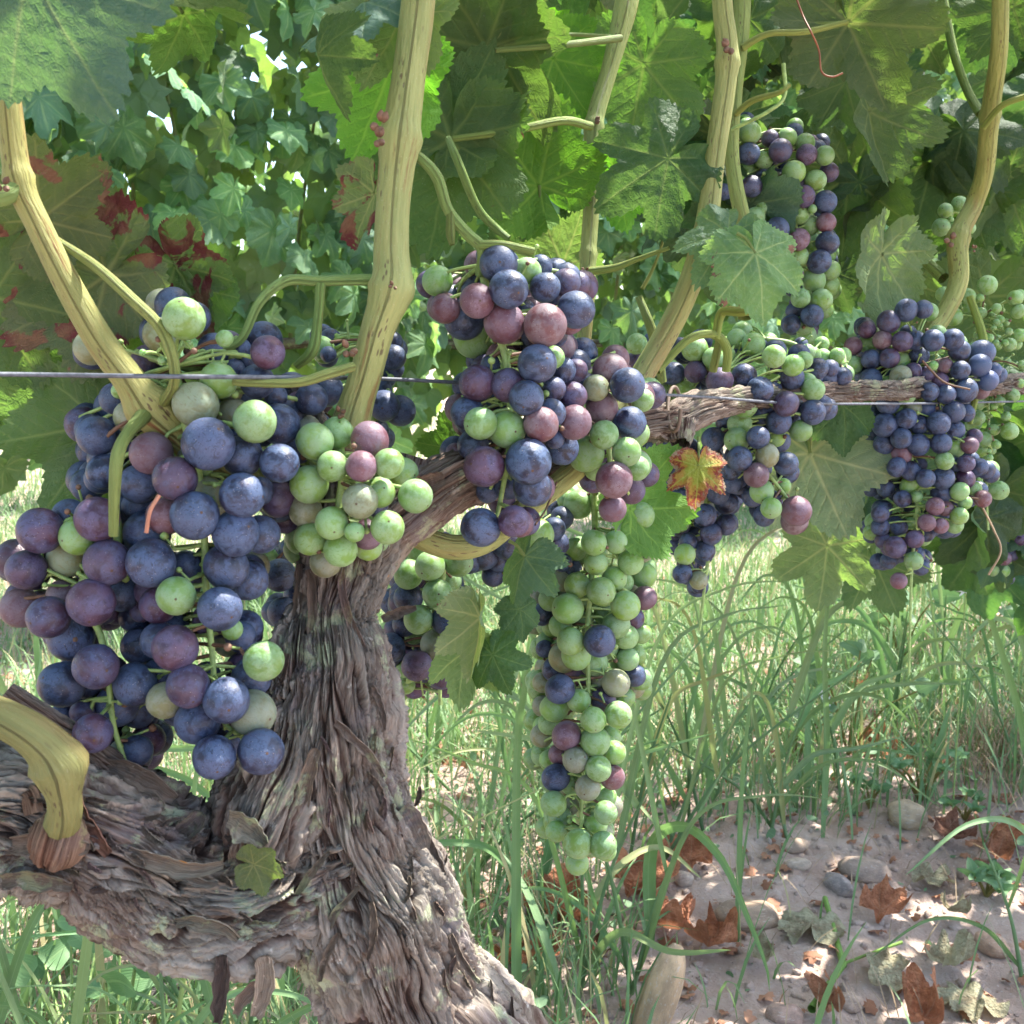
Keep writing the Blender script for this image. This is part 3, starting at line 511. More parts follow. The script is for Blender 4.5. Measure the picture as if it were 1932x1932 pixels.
def bud(u, v, d, s, seed):
    A = Acc(); rg = random.Random(seed)
    for k in range(4):
        a = rg.uniform(0, 6.28); q = P(u+math.cos(a)*s*.35, v+math.sin(a)*s*.35, d-.001); e = P(u+math.cos(a)*s, v+math.sin(a)*s-s*.3, d-.004); r = s/F*d*.38
        A.tube([(*q, r*.6), (*((q+e)/2), r), (*e, r*.15)], 10, 9)
    return sub('bud', A.build('bud', [M_STEMB]))
for i, b in enumerate([(718, 235, .425, 22), (712, 262, .425, 18), (1120, 228, .635, 12), (1378, 88, .59, 17), (1330, 445, .588, 15), (1310, 450, .59, 8), (1795, 605 - 150, .91, 14), (658, 660, .425, 18), (640, 780, .43, 12), (5, 350, .39, 16), (1106, 660, .62, 9), (1104, 510, .62, 7), (742, 540, .42, 9), (1838, 470, .93, 7)]): bud(*b, i)
# tendrils
def tendril(pts, r=2.2, mat=None, nu=60): v, f, uv, _ = sweep(PR([(u, v, d, r) for u, v, d in pts]), nu, 6); return sub('tendril', mesh('tendril', v, f, [mat or M_STEMB], uv=uv))
tendril([(1500, -10, .70), (1515, 30, .70), (1530, 60, .69), (1545, 95, .70), (1550, 135, .70), (1570, 145, .70), (1590, 138, .70)], 1.8, m_plain('red_tendril', (.17, .055, .022)))
tendril([(1330, 485, .57), (1350, 500, .57), (1360, 530, .57), (1355, 565, .57), (1358, 575, .57)], 3)
tendril([(1380, 245, .76), (1450, 210, .75), (1480, 180, .75), (1478, 120, .75)], 4, M_STEM)
tendril([(300, 935, .365), (283, 965, .362), (276, 1005, .363)], 4, m_plain('red_stalk', (.36, .15, .09)))
tendril([(1850, 950, .9), (1875, 1000, .9), (1888, 1040, .9), (1865, 1085, .9)], 2, M_STRAW)
tendril([(1740, 680, .80), (1780, 720, .80), (1830, 735, .80)], 2)
tendril([(1010, 990, .48), (1030, 960, .5), (1050, 910, .52)], 2)
def wire(name, pts, label, r=4.2):
    v, f, uv, _ = sweep(PR([(u, v, d, r*.42/d) for u, v, d in pts]), 160, 12); o = link(name, mesh(name, v, f, [M_WIRE], uv=uv)); o['label'] = label; o['category'] = 'wire'; return o
wire('trellis_wire', [(-500, 702, .30), (0, 706, .385), (300, 710, .395), (560, 712, .42), (700, 714, .48), (870, 722, .50), (1050, 735, .56), (1215, 743, .60), (1345, 750, .645), (1480, 760, .70), (1640, 762, .77), (1900, 758, .95), (2400, 745, 1.5)], 'taut grey trellis wire running from the left edge across canes and grapes')
v_, f_, uv_, _ = sweep([(*P(1272+12*math.cos(t), 772+42*math.sin(t), .635-.016*math.cos(t*.5)), .0011) for t in np.linspace(0, 6.2, 18)], 60, 8)
o = link('wire_tie', mesh('wire_tie', v_, f_, [M_TIE], uv=uv_)); o['label'] = 'brown twisted tie wrapped round the woody cordon and wire'; o['category'] = 'tie'
# ------------------------------------------------------------------ grapes
def grape_mesh(seed):
    rg = np.random.default_rng(seed); nu, nv = 20, 30; th = np.linspace(0, np.pi, nu+1); ph = np.linspace(0, 2*np.pi, nv, endpoint=False); T, Q = np.meshgrid(th, ph, indexing='ij')
    v = np.stack([np.sin(T)*np.cos(Q), np.sin(T)*np.sin(Q), np.cos(T)], -1).reshape(-1, 3); v = v*(1+.018*noise(v*1.3+seed*5))[:, None]
    ii = np.arange((nu+1)*nv).reshape(nu+1, nv); A = ii[:-1]; B = ii[1:]; f = np.stack([A, B, np.roll(B, -1, 1), np.roll(A, -1, 1)], -1).reshape(-1, 4)
    return mesh('grape', v, f, [M_GRAPE])
GM = [grape_mesh(i) for i in range(4)]
GC = {'b': ((.012, .014, .034), 1.0), 'd': ((.009, .007, .015), .97), 'p': ((.038, .013, .028), .85), 'r': ((.125, .045, .052), .6), 'h': ((.20, .20, .085), .3), 'g': ((.17, .30, .05), 0.0), 'l': ((.05, .07, .15), 1.0)}  # d: darker skin, partly painted shade; l: blue berry painted as lit
T4 = (0, 800); T2 = (800, 0); T5 = (800, 800); T6 = (1660, 800); T3 = (1660, 0); T7 = (0, 1660); T8 = (800, 1660); T1 = (0, 0)
def bunch(label, depth, data, rachis, fill=0, fillc='bbp', dcurve=.02, sag=0.0):
    """data: (tile, 'x y r c layer; ...'); positions are read off the photograph and turned into berries at their own distance"""
    items = []
    for off, txt in data:
        for it in txt.split(';'):
            a = it.split()
            if len(a) >= 4: items.append(((float(a[0])/2.1467+off[0])*.75469, (float(a[1])/2.1467+off[1])*.75469, float(a[2])*.372, a[3], int(a[4]) if len(a) > 4 else 0))
    us = [i[0] for i in items]; cx = (min(us)+max(us))/2; hw = (max(us)-min(us))/2+1; rm = float(np.median([i[2] for i in items]))
    for k in range(int(fill*3.2)):
        b = random.choice(items); items.append((b[0]+random.uniform(-.75, .75)*rm, b[1]+random.uniform(-.75, .75)*rm, rm*random.uniform(.85, 1.0), random.choice(fillc), 4))
    items.sort(key=lambda i: i[4]); placed = []
    bz = min(i[1] for i in items)
    root = thing('grape_bunch', label, 'bunch of grapes', loc=P(rachis[0][0], rachis[0][1], depth+.015), group='bunches of grapes hanging on the vine')
    rl = Vector(root.location); inv = Matrix.Translation(-rl)
    rp = cat_rom([tuple(P(u, v, depth+.018)) for u, v in rachis], 40)[0][:, :3]
    acc = Acc(); rr = .0016*(depth/.5)**.0
    acc.tube([(*p, .0019*(1-.5*i/39)) for i, p in enumerate(rp)], 60, 8)
    for (u, v, r, c, L) in items:
        d = depth+dcurve*((u-cx)/hw)**2+(.0105*min(L, 3)+(random.uniform(-.006, .016) if L == 4 else 0)); d0 = d
        for _ in range(30):
            p = P(u, v, d); R = r/F*d; hit = False
            for q, qr in placed:
                if (q-p).length < .865*(R+qr): hit = True; break
            if not hit or d-d0 > .035: break
            d += .0015
        if L == 4 and hit: continue
        placed.append((p, R)); o = link('grape', random.choice(GM), root); o.matrix_parent_inverse = inv
        col, al = GC[c]; j = random.uniform(.8, 1.2); k2 = random.uniform(.9, 1.1)
        o.color = (col[0]*j*k2, col[1]*j, col[2]*j/k2, min(1, max(0, al+random.uniform(-.06, .04) if al > .1 else random.uniform(0, .06))))
        n = rp[np.argmin(np.linalg.norm(rp-np.array(p)-np.array([0, 0, .006]), axis=1))]; out = (p-Vector(n)); out = out.normalized() if out.length > 1e-5 else Vector((0, 0, -1))
        out = (out+Vector((random.gauss(0, .5), random.gauss(0, .5), random.gauss(0, .5)))).normalized()
        o.rotation_mode = 'QUATERNION'; o.rotation_quaternion = (-out).to_track_quat('Z', 'Y')@Matrix.Rotation(random.uniform(0, 6.28), 3, 'Z').to_quaternion()
        s = R; o.location = p; o.scale = (s, s, s*random.uniform(.99, 1.06))
        a = Vector(n); mid = a.lerp(p, .55)+Vector((0, 0, .002)); acc.tube([(*a, .0009), (*mid, .0007), (*(p-out*R*.8), .0010)], 6, 5, 0 if random.random() < .8 else 1)
        if random.random() < .5:   # tiny aborted berries and stalk tips
            e = mid+Vector((random.gauss(0, .005), random.gauss(0, .005)-.003, random.gauss(0, .005))); acc.tube([(*mid, .0006), (*e, .0005)], 3, 5, 0)
            q = .0007+.0010*random.random(); acc.tube([(*(e-Vector((0, 0, q))), q*.1), (*(e-Vector((0, 0, q*.6))), q*.8), (*e, q), (*(e+Vector((0, 0, q*.6))), q*.8), (*(e+Vector((0, 0, q))), q*.1)], 7, 7, random.choice((0, 0, 1)))
    st = link('stem', acc.build('stem', [M_STEM, M_STEMB]), root); st.matrix_parent_inverse = inv
    return root
def U(t, x, y): return ((x/2.1467+t[0])*.75469, (y/2.1467+t[1])*.75469)
bunch('big dark blue bunch hanging left of the trunk, above the woody arm', .400, [
 (T4, '1118 665 135 b 0;1300 730 105 b 1;1500 768 100 b 0;1500 560 105 b 2;1368 545 110 g 0;1600 700 70 d 3;812 715 108 r 1;940 850 113 p 0;520 622 102 b 1;660 640 95 b 2;560 815 90 b 1;540 850 80 b 2;745 880 98 b 1;790 665 95 b 3;1045 1050 125 b 0;885 1050 95 r 1;1300 940 115 b 0;1120 930 85 h 2;1390 920 75 b 2;1490 960 95 p 2;745 1000 85 d 2;1265 1145 120 b 0;1400 1150 98 b 1;790 1145 120 b 1;810 1305 125 b 0;1215 1325 113 d 1;1330 1395 105 d 2;1000 1320 75 b 2;945 1480 100 g 0;850 1530 95 p 1;1180 1550 113 b 0;1245 1660 55 g 2;855 1720 95 b 1;940 1760 117 p 0;1415 1830 102 g 0;750 1750 95 d 3;760 1560 60 p 3;1700 760 60 g 3;1050 455 115 h 1;1173 325 93 g 1;700 520 85 h 2;1250 500 80 h 3;1240 380 60 h 3;1180 540 85 b 3;1100 800 40 g 2;640 760 70 b 3;1380 330 88 b 2;1437 175 88 p 1;1300 150 45 b 3;1205 100 44 g 1;865 80 90 h 2;490 150 88 h 2;988 -7 108 g 0;1010 130 24 g 1;870 220 24 g 0;765 175 18 g 0;1480 410 60 b 3;1340 430 75 b 3;640 380 40 g 2;1260 260 50 b 3'),
 (T7, '725 110 110 b 1;630 220 110 b 2;885 195 93 h 1;1010 118 110 p 0;1060 310 115 b 1;1215 195 118 b 0;1355 262 118 h 1;1350 70 100 b 2;740 250 90 d 3;1150 500 110 b 0;1400 470 118 b 0;1200 430 85 d 2;850 60 85 b 2;1110 60 70 d 3')],
 [(328, 690), (345, 780), (372, 880), (385, 1000), (388, 1100), (400, 1230), (415, 1350), (470, 1400)], 75, 'bbpdh')
bunch('purple shoulder bunch at the left edge with bare green stalks and one green berry', .405, [
 (T4, '215 1130 118 p 0;370 1050 85 b 1;520 1068 113 p 0;420 1162 96 g 0;85 1285 105 p 1;140 1340 100 p 0;360 1280 95 h 2;575 1300 118 p 0;110 1545 102 r 1;340 1480 85 r 2;260 1595 108 p 0;490 1515 122 p 0;650 1470 90 d 2;380 1700 118 d 2;340 1690 80 d 3;515 1860 115 p 0;560 1560 70 p 3;600 1180 40 d 3'),
 (T7, '330 110 115 b 1;450 80 100 b 1;420 160 80 d 2;500 370 100 p 0;650 470 62 h 2;735 465 80 b 1;330 265 52 b 2;440 260 60 p 2;800 280 50 d 3')],
 [(216, 950), (218, 1040), (150, 1110), (190, 1200), (205, 1290), (215, 1370), (240, 1450)], 34, 'pdbp', .02)
bunch('pale green bunch with a few pinkish berries in front of the trunk top', .415, [
 (T4, '1690 652 96 g 0;1810 605 83 g 1;1785 785 80 g 0;1660 882 98 g 0;1640 1025 85 h 1;1665 1175 83 g 1;1120 -400 1 g 3'.replace('1120 -400 1 g 3', '')),
 (T5, '268 645 95 r 1;222 785 80 r 0;370 770 77 g 0;215 972 92 h 0;512 945 88 g 0;320 925 80 g 1;63 1090 85 g 0;185 1138 52 g 0;362 1113 87 g 0;110 1235 86 g 1;30 1300 80 h 2;255 1150 80 r 2;305 1000 55 b 3')],
 [(640, 830), (645, 900), (640, 940), (635, 1000), (620, 1050)], 14, 'ghg', .012)
bunch('mixed blue, pink and green bunch hanging at the picture centre below a thin fork', .450, [
 (T2, '958 1415 98 b 1;630 1507 77 g 1;1013 1552 100 b 0;1110 1460 75 g 2;1185 1430 60 b 3;1208 1543 77 d 1;1320 1518 73 p 2;672 1655 78 r 1;843 1615 90 r 0;775 1715 106 b 1;990 1735 105 r 1;1208 1745 110 r 0;1373 1663 97 b 0;1340 1720 72 r 2;825 1815 102 g 3;1100 1660 50 d 3;1265 1800 60 d 3'),
 (T5, '1165 235 100 b 0;1250 200 60 g 2;1300 270 70 b 2;1375 270 60 p 3;925 250 60 d 3;845 340 95 p 1;1010 350 88 p 1;1107 418 90 b 0;1250 370 65 d 2;1240 500 75 b 1;1355 410 75 p 2;790 500 85 b 1;862 555 84 g 0;1005 588 95 g 0;1187 560 90 r 0;1365 550 88 r 1;820 670 78 b 2;725 710 48 r 3;880 787 105 p 0;1118 760 118 b 0;1140 900 97 b 1;1010 890 70 b 3;900 920 60 b 3;862 1113 100 b 0;1040 1080 82 p 0;1300 690 85 d 3;1260 640 50 b 2')],
 [(908, 500), (930, 600), (955, 680), (962, 760), (960, 850), (945, 940), (935, 985)], 40, 'bpdr')
bunch('small side cluster of pink, blue and pale green berries just right of the centre', .500, [
 (T5, '1557 270 88 r 1;1480 365 68 h 0;1650 350 90 b 0;1513 470 83 r 0;1660 552 85 b 1;1525 617 75 g 0;1645 708 75 g 0;1428 720 92 g 1;1700 795 65 g 2;1578 858 95 r 0;1570 1013 70 r 1;1500 720 50 p 3;1730 430 60 g 2;1480 800 60 g 3')],
 [(1095, 690), (1130, 740), (1140, 800), (1150, 860), (1150, 920)], 10, 'pgr', .01)
bunch('long pale green bunch hanging furthest down in the middle, tip over the grass', .610, [
 (T5, '1715 1053 75 g 0;1385 990 75 g 2;1330 970 55 g 3;1470 1195 66 g 0;1587 1192 60 g 0;1700 1195 57 g 0;1760 1140 60 g 2;1370 1230 60 g 2;1480 1305 62 g 0;1667 1300 66 g 0;1305 1388 66 h 2;1380 1423 66 g 1;1508 1457 74 g 0;1580 1388 64 g 1;1230 1370 65 g 3;1740 1370 65 g 2;1330 1550 79 g 0;1640 1533 77 g 0;1742 1492 62 r 1;1590 1637 70 g 0;1345 1723 70 g 0;1500 1723 83 b 0;1290 1640 60 g 2;1235 1500 60 g 2;1190 1580 58 d 2;1680 1600 58 p 2;1722 1680 55 g 2;1375 1800 75 g 1;1540 1760 60 g 2;1310 1810 80 h 2;1205 1765 45 b 2;1470 1840 72 g 1;1640 1700 65 g 2;1600 1750 60 g 3;1530 1580 60 g 3;1420 1600 50 g 3;1650 1820 60 g 2;1750 1230 50 g 3'),
 (T8, '1255 30 62 b 2;1390 60 72 r 2;1588 103 72 h 1;1688 62 58 b 2;1195 100 52 h 2;1287 135 75 b 0;1460 105 58 g 2;1390 198 60 g 1;1520 190 65 p 2;1600 272 70 g 0;1467 300 66 g 0;1258 235 72 g 1;1230 320 58 g 2;1323 385 75 r 0;1190 385 60 h 2;1477 415 77 g 0;1580 475 60 g 1;1283 485 55 r 2;1225 510 45 g 3;1372 515 67 h 0;1493 560 66 g 0;1265 610 70 b 1;1570 608 64 r 1;1437 665 66 h 0;1535 710 55 g 2;1253 750 65 g 0;1533 798 60 g 0;1290 825 60 g 2;1480 860 60 g 2;1268 898 55 g 1;1385 965 75 g 0;1518 972 70 g 0;1380 1070 60 g 1;1340 760 50 h 3;1350 640 60 g 3;1640 180 50 g 3;1310 260 50 g 3')],
 [(1120, 930), (1122, 1000), (1115, 1100), (1108, 1200), (1110, 1300), (1105, 1400), (1098, 1500), (1096, 1580)], 75, 'gggh', .028)
bunch('shaded dark green and purple bunch just right of the trunk behind a curled leaf', .560, [
 (T5, '590 1320 77 g 0;742 1300 75 g 0;475 1365 75 g 1;530 1220 72 g 3;630 1470 78 g 0;475 1490 75 d 1;528 1608 75 g 0;678 1612 77 b 0;455 1635 62 d 2;378 1758 75 d 1;620 1743 78 h 1;505 1690 50 g 3;520 1855 80 p 0;770 1520 50 d 3;700 1740 70 d 3;650 1250 60 g 3;700 1400 60 g 3;460 1870 50 g 3'),
 (T8, '650 55 75 p 1;460 110 50 g 3')],
 [(835, 1010), (835, 1080), (830, 1180), (830, 1260), (830, 1330)], 36, 'dpdpg', .01)
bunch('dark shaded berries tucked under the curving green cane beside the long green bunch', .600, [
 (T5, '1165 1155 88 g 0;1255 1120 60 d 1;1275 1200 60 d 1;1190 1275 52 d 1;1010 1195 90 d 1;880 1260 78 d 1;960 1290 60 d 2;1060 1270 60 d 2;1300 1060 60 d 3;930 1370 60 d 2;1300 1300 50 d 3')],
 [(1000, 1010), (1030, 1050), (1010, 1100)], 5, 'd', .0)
bunch('dark blue berries bunched behind the thickest cane at the wire', .520, [
 (T5, '395 200 65 b 1;385 120 58 b 2;345 460 80 b 0;430 487 80 b 0;390 260 60 b 2;300 380 80 d 2;30 375 88 b 1;320 590 50 b 2;45 185 42 b 1;280 520 50 b 2;340 300 70 d 2;-20 480 60 b 2;10 150 60 g 1'),
 (T4, '1740 170 62 g 1;1720 430 70 p 1;1500 1370 85 d 1;1520 1570 80 d 1;1590 1480 65 d 2;1560 1230 60 d 3;1600 610 90 b 2;1430 1280 60 g 3')],
 [(720, 640), (715, 720), (700, 800), (610, 900), (600, 1050), (600, 1150)], 6, 'd', .0)
bunch('blue bunch with a lone big pink berry at its tip, under the cordon', .690, [
 (T6, '112 365 57 g 2;298 328 70 p 0;430 300 65 d 1;515 375 68 b 0;580 370 50 b 2;685 310 62 d 1;590 195 60 g 0;692 243 56 g 0;750 215 45 g 2;800 375 60 g 0;770 330 45 g 2;302 468 70 b 0;430 455 68 g 0;655 450 65 p 0;700 470 50 b 2;797 495 66 b 0;525 500 58 b 1;405 560 62 g 1;615 545 66 b 0;735 595 57 g 1;390 645 64 g 1;505 630 60 b 0;265 640 62 d 2;600 630 50 g 3;405 745 65 d 0;555 728 60 h 0;495 832 65 r 0;655 772 63 b 0;360 800 55 d 2;525 920 62 g 1;640 890 40 g 2;370 880 50 d 2;575 1010 55 g 0;710 1025 78 r 0;700 1080 70 r 2;400 850 50 d 3;600 960 35 p 2;340 550 60 d 3;700 530 45 b 3;165 155 68 g 1;265 205 55 g 1;52 285 57 b 1;168 278 57 p 1;330 190 50 g 3;240 300 50 d 3;480 130 60 g 3;390 100 50 g 3')],
 [(1370, 700), (1400, 760), (1420, 830), (1440, 880), (1470, 920), (1500, 960)], 40, 'dbd', .02)
bunch('nearly black bunch hanging behind the red and yellow autumn leaf', .740, [
 (T6, '290 930 58 d 0;335 980 60 d 0;220 1048 60 d 0;85 1085 52 g 1;130 1010 50 d 2;332 1100 54 d 0;253 1148 57 d 0;130 1190 47 d 1;218 1238 55 d 0;112 1258 55 g 0;98 1362 50 d 0;185 1397 48 h 0;190 1422 45 d 2;20 760 70 d 1;60 850 60 d 1;120 700 70 d 2;200 800 60 d 1;250 870 60 d 1;80 950 50 d 1;10 680 60 d 2;170 930 60 d 2;320 820 55 d 2;90 640 60 d 3;330 880 60 d 2;250 740 60 d 2'),
 (T5, '1820 690 65 d 0;1740 665 50 d 1')],
 [(1290, 820), (1320, 900), (1340, 1000), (1330, 1100), (1320, 1190)], 22, 'd', .01)
bunch('half ripe berries tangled behind the bent cane above the cordon', .720, [
 (T5, '1690 225 50 p 1;1810 260 55 h 1;1800 370 62 g 1;1885 290 55 b 0;1820 420 60 b 1;1700 430 50 g 2;1880 380 50 g 2'),
 (T2, '1700 1845 53 g 0;1780 1830 45 b 1;1740 1900 40 g 2')],
 [(1240, 640), (1260, 700), (1265, 760)], 3, 'hb', .0)
bunch('long loose purple and green bunch high on the right behind two canes', .830, [
 (T3, '460 715 58 g 0;570 745 45 p 1;660 740 50 g 1;625 808 60 p 0;755 770 50 g 1;765 830 53 p 0;862 835 50 g 0;885 925 50 p 1;455 825 57 b 0;535 860 47 g 1;697 925 60 g 0;813 968 53 g 0;535 955 45 d 1;600 965 42 h 2;725 990 53 p 0;748 1055 58 p 0;865 1085 60 b 0;470 1000 55 d 0;520 1040 50 d 1;595 1010 34 g 0;350 850 42 p 0;210 830 52 d 1;185 1030 45 d 1;325 1030 42 d 0;727 1150 52 g 0;785 1210 52 g 1;870 1195 50 r 0;487 1167 52 g 0;530 1120 40 g 1;625 1160 50 d 1;550 1200 50 d 1;605 1235 65 b 0;722 1285 57 r 0;790 1300 48 g 2;877 1303 58 b 0;655 1345 50 d 2;725 1380 50 g 0;833 1405 60 b 0;895 1450 50 g 1;690 1470 55 p 0;655 1520 45 b 1;805 1505 59 g 0;885 1535 55 g 1;733 1600 50 g 0;845 1610 57 g 0;795 1695 58 b 0;700 1670 45 d 2;750 1745 50 g 0;765 1800 50 g 1;680 1740 50 d 1;795 1122 24 g 0;350 1180 45 g 2;890 1370 32 g 2;440 1090 48 g 2;330 940 40 d 2;680 1090 45 d 3;600 1080 50 g 3;300 1100 45 g 3;190 920 45 d 2;180 1090 40 d 2;810 790 35 d 3;450 920 45 g 2;480 900 45 b 3;820 1030 35 g 3;750 1350 40 g 3;700 1230 40 d 3;860 1660 45 g 3;780 1650 40 d 3')],
 [(1415, 260), (1450, 330), (1490, 400), (1520, 480), (1530, 560), (1530, 630)], 50, 'dgpb', .012)
bunch('small green berries below the long right-hand bunch, near the cordon', .760, [
 (T6, '380 215 50 g 2;520 175 55 g 2;335 140 50 g 2;450 180 45 g 3;560 120 50 g 2;765 175 45 g 1;735 130 36 b 2;420 60 50 g 3;795 190 45 g 2;850 200 45 g 2;815 270 30 g 1;930 190 40 g 2;890 262 48 d 0;960 302 47 b 0;900 320 40 d 2;845 130 40 g 3;940 240 40 g 2;870 320 30 d 2')],
 [(1445, 640), (1500, 650), (1560, 690), (1600, 700)], 6, 'g', .0)
bunch('biggest blue bunch on the right, crowded below the yellow cane end', .850, [
 (T3, '1090 1770 45 p 0;1205 1727 58 p 0;1300 1665 57 b 0;1392 1660 47 b 0'),
 (T6, '1015 140 47 r 0;1095 125 50 g 0;1173 108 50 r 0;1278 115 53 p 0;1350 110 50 b 1;1443 110 57 b 0;1552 105 55 b 0;1110 210 50 b 0;1210 205 52 p 0;1370 190 52 b 1;1585 165 55 b 0;1705 175 65 l 1;1015 242 48 g 0;1075 295 52 b 1;1110 318 57 b 0;1160 395 55 p 2;1270 300 55 h 0;1335 275 45 p 1;1410 290 40 p 1;1505 245 42 r 1;1590 270 50 b 0;1695 243 57 l 0;1770 270 40 l 1;1738 325 53 l 0;1480 325 45 p 1;1210 350 50 g 0;1297 402 52 g 0;1355 365 52 b 1;1425 385 48 b 0;1515 400 48 b 0;1615 378 63 b 0;1202 450 57 b 0;1120 510 45 b 1;1335 475 45 h 1;1410 480 45 l 1;1300 530 53 b 0;1370 565 48 b 1;1473 555 60 b 0;1557 492 55 b 0;1620 500 45 b 1;1185 563 63 b 0;1273 635 54 b 0;1365 670 57 b 0;1185 665 57 b 1;1120 620 40 b 2;1487 663 53 b 0;1560 590 50 b 1;1560 685 50 g 1;1640 672 45 r 0;1665 625 40 p 1;1275 720 52 r 1;1175 735 50 b 1;1505 757 48 g 0;1250 790 50 b 0;1180 810 42 g 1;1325 810 50 d 1;1620 770 45 p 0;1560 775 40 b 1;1690 790 45 b 1;1405 850 48 b 0;1497 850 57 b 0;1615 855 50 p 1;1120 835 50 d 2;1190 905 45 d 2;1320 890 50 g 2;1490 925 55 b 1;1587 920 47 g 0;1665 905 38 g 1;1710 960 45 r 0;1280 960 45 d 1;1355 950 30 g 1;1455 1000 47 r 0;1510 1010 40 r 1;1615 980 36 g 0;1585 1052 45 g 0;1160 1040 45 d 0;1410 1088 45 r 0;1485 1105 40 r 0;1560 1100 45 g 1;1160 1110 47 d 0;1175 1185 42 p 1;1240 1220 57 p 0;1345 1177 47 p 0;1340 1293 47 g 0;1260 1400 43 r 0;1260 1110 45 d 2;1450 460 50 b 2;1270 220 50 g 2;1650 210 35 r 2;1445 245 25 g 0;1700 380 45 r 2;1120 760 50 d 2;1110 900 45 d 2;1100 690 45 d 2;1420 620 40 d 3;1240 1090 40 d 3;1330 1090 30 g 2;1205 1225 40 p 2')],
 [(1725, 660), (1740, 740), (1720, 850), (1730, 950), (1720, 1080), (1715, 1270)], 100, 'bbdbg', .025)
bunch('loose bunch of small pale green berries along the right edge', .960, [
 (T3, '1735 1530 50 g 0;1630 1590 40 g 0;1885 1600 40 g 0;1785 1655 25 g 0;1695 1600 22 g 0;1700 1680 30 g 1;1630 1650 40 g 2;1550 1700 48 g 1;1900 1670 38 g 0;1745 1815 24 g 0;1785 1730 18 g 0;1810 1715 18 g 0;1850 1780 20 g 0;1835 1730 20 g 0;1800 1745 16 g 0;1770 1760 15 g 0;1855 1850 35 g 1;1910 1800 35 g 2;1700 1810 20 g 1;1500 1580 40 g 2;1830 1840 18 g 0;1780 1840 18 g 0;1760 1690 16 g 1'),
 (T6, '1740 110 25 g 0;1790 140 22 g 0;1850 140 30 g 1;1920 240 20 g 0;1780 370 30 g 1;1830 370 35 g 1;1870 405 36 g 0;1800 435 25 g 0;1770 462 20 g 0;1670 450 45 g 1;1700 430 30 g 2;1680 525 40 g 0;1660 560 40 g 2;1715 640 40 g 1;1835 517 25 g 0;1855 597 44 g 0;1770 590 30 g 1;1785 670 22 g 0;1700 700 35 g 1;1748 740 18 g 0;1798 915 49 g 0;1745 705 12 g 0;1690 855 10 g 0;1780 830 14 g 0;1740 790 10 g 0;1700 870 12 g 0;1720 610 12 g 1;1750 640 12 g 1;1830 300 18 g 1;1910 340 25 g 1;1840 220 20 g 2;1890 130 30 g 2;1720 660 30 g 2')],
 [(1850, 600), (1856, 700), (1865, 780), (1862, 850), (1862, 950), (1865, 1000)], 12, 'g', .0)
bunch('little purple and green bunch low in the bottom right behind a dry tendril', 1.12, [
 (T6, '1840 1100 38 p 0;1785 1115 32 r 0;1900 1110 35 g 0;1820 1165 35 b 0;1845 1215 40 b 0;1910 1175 35 p 0;1760 1255 35 p 0;1825 1280 37 r 0;1760 1340 35 g 1;1820 1345 35 g 1;1730 1200 30 g 1;1880 990 45 r 1;1820 975 38 g 1;1710 1090 37 g 0;1870 1260 32 p 1;1875 1040 35 d 2;1780 1190 32 d 2;1890 1250 35 g 2;1920 1040 30 p 1')],
 [(1900, 960), (1902, 1050), (1895, 1110)], 8, 'dpg', .0)
bunch('few green berries hanging beside the right-hand cane', .98, [
 (T3, '1585 1095 40 g 0;1510 1130 38 g 0;1487 1220 46 g 0;1560 1230 35 g 1;1640 1225 30 g 2;1540 1180 15 g 1')],
 [(1822, 415), (1800, 400), (1790, 430)], 0, 'g', .0)
# ------------------------------------------------------------------ leaves placed as in the photograph
H = lambda *a, **k: hero(V1, *a, **k)
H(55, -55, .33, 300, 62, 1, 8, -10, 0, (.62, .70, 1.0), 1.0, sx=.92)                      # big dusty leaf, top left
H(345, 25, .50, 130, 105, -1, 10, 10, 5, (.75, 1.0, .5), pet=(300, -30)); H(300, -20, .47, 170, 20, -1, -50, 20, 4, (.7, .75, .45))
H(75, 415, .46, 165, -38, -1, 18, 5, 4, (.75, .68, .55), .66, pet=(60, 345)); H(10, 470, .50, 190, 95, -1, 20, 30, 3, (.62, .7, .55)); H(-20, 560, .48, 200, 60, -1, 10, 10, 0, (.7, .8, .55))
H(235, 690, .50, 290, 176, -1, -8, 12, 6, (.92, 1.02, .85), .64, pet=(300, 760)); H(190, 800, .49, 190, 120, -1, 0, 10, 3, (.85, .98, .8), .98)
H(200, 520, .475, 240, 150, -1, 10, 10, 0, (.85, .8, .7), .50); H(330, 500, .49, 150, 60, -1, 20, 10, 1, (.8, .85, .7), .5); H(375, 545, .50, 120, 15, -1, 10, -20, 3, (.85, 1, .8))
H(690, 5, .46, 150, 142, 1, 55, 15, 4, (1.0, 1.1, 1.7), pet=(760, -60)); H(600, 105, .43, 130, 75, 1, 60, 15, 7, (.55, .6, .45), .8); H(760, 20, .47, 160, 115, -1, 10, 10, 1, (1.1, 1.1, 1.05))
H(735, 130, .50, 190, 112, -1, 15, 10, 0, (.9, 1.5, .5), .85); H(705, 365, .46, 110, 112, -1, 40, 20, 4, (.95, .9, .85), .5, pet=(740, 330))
H(930, 90, .60, 230, 95, -1, 30, 30, 2, (.55, .62, .45), pet=(1165, 70, .65)); H(915, 92, .60, 230, -160, -1, -35, 10, 5, (.5, .6, .42)); H(850, 262, .58, 230, 100, -1, 15, 10, 0, (.6, .75, .5), .8, pet=(1120, 240, .645)); H(845, 262, .585, 190, -60, -1, -20, 10, 1, (.62, .75, .5))
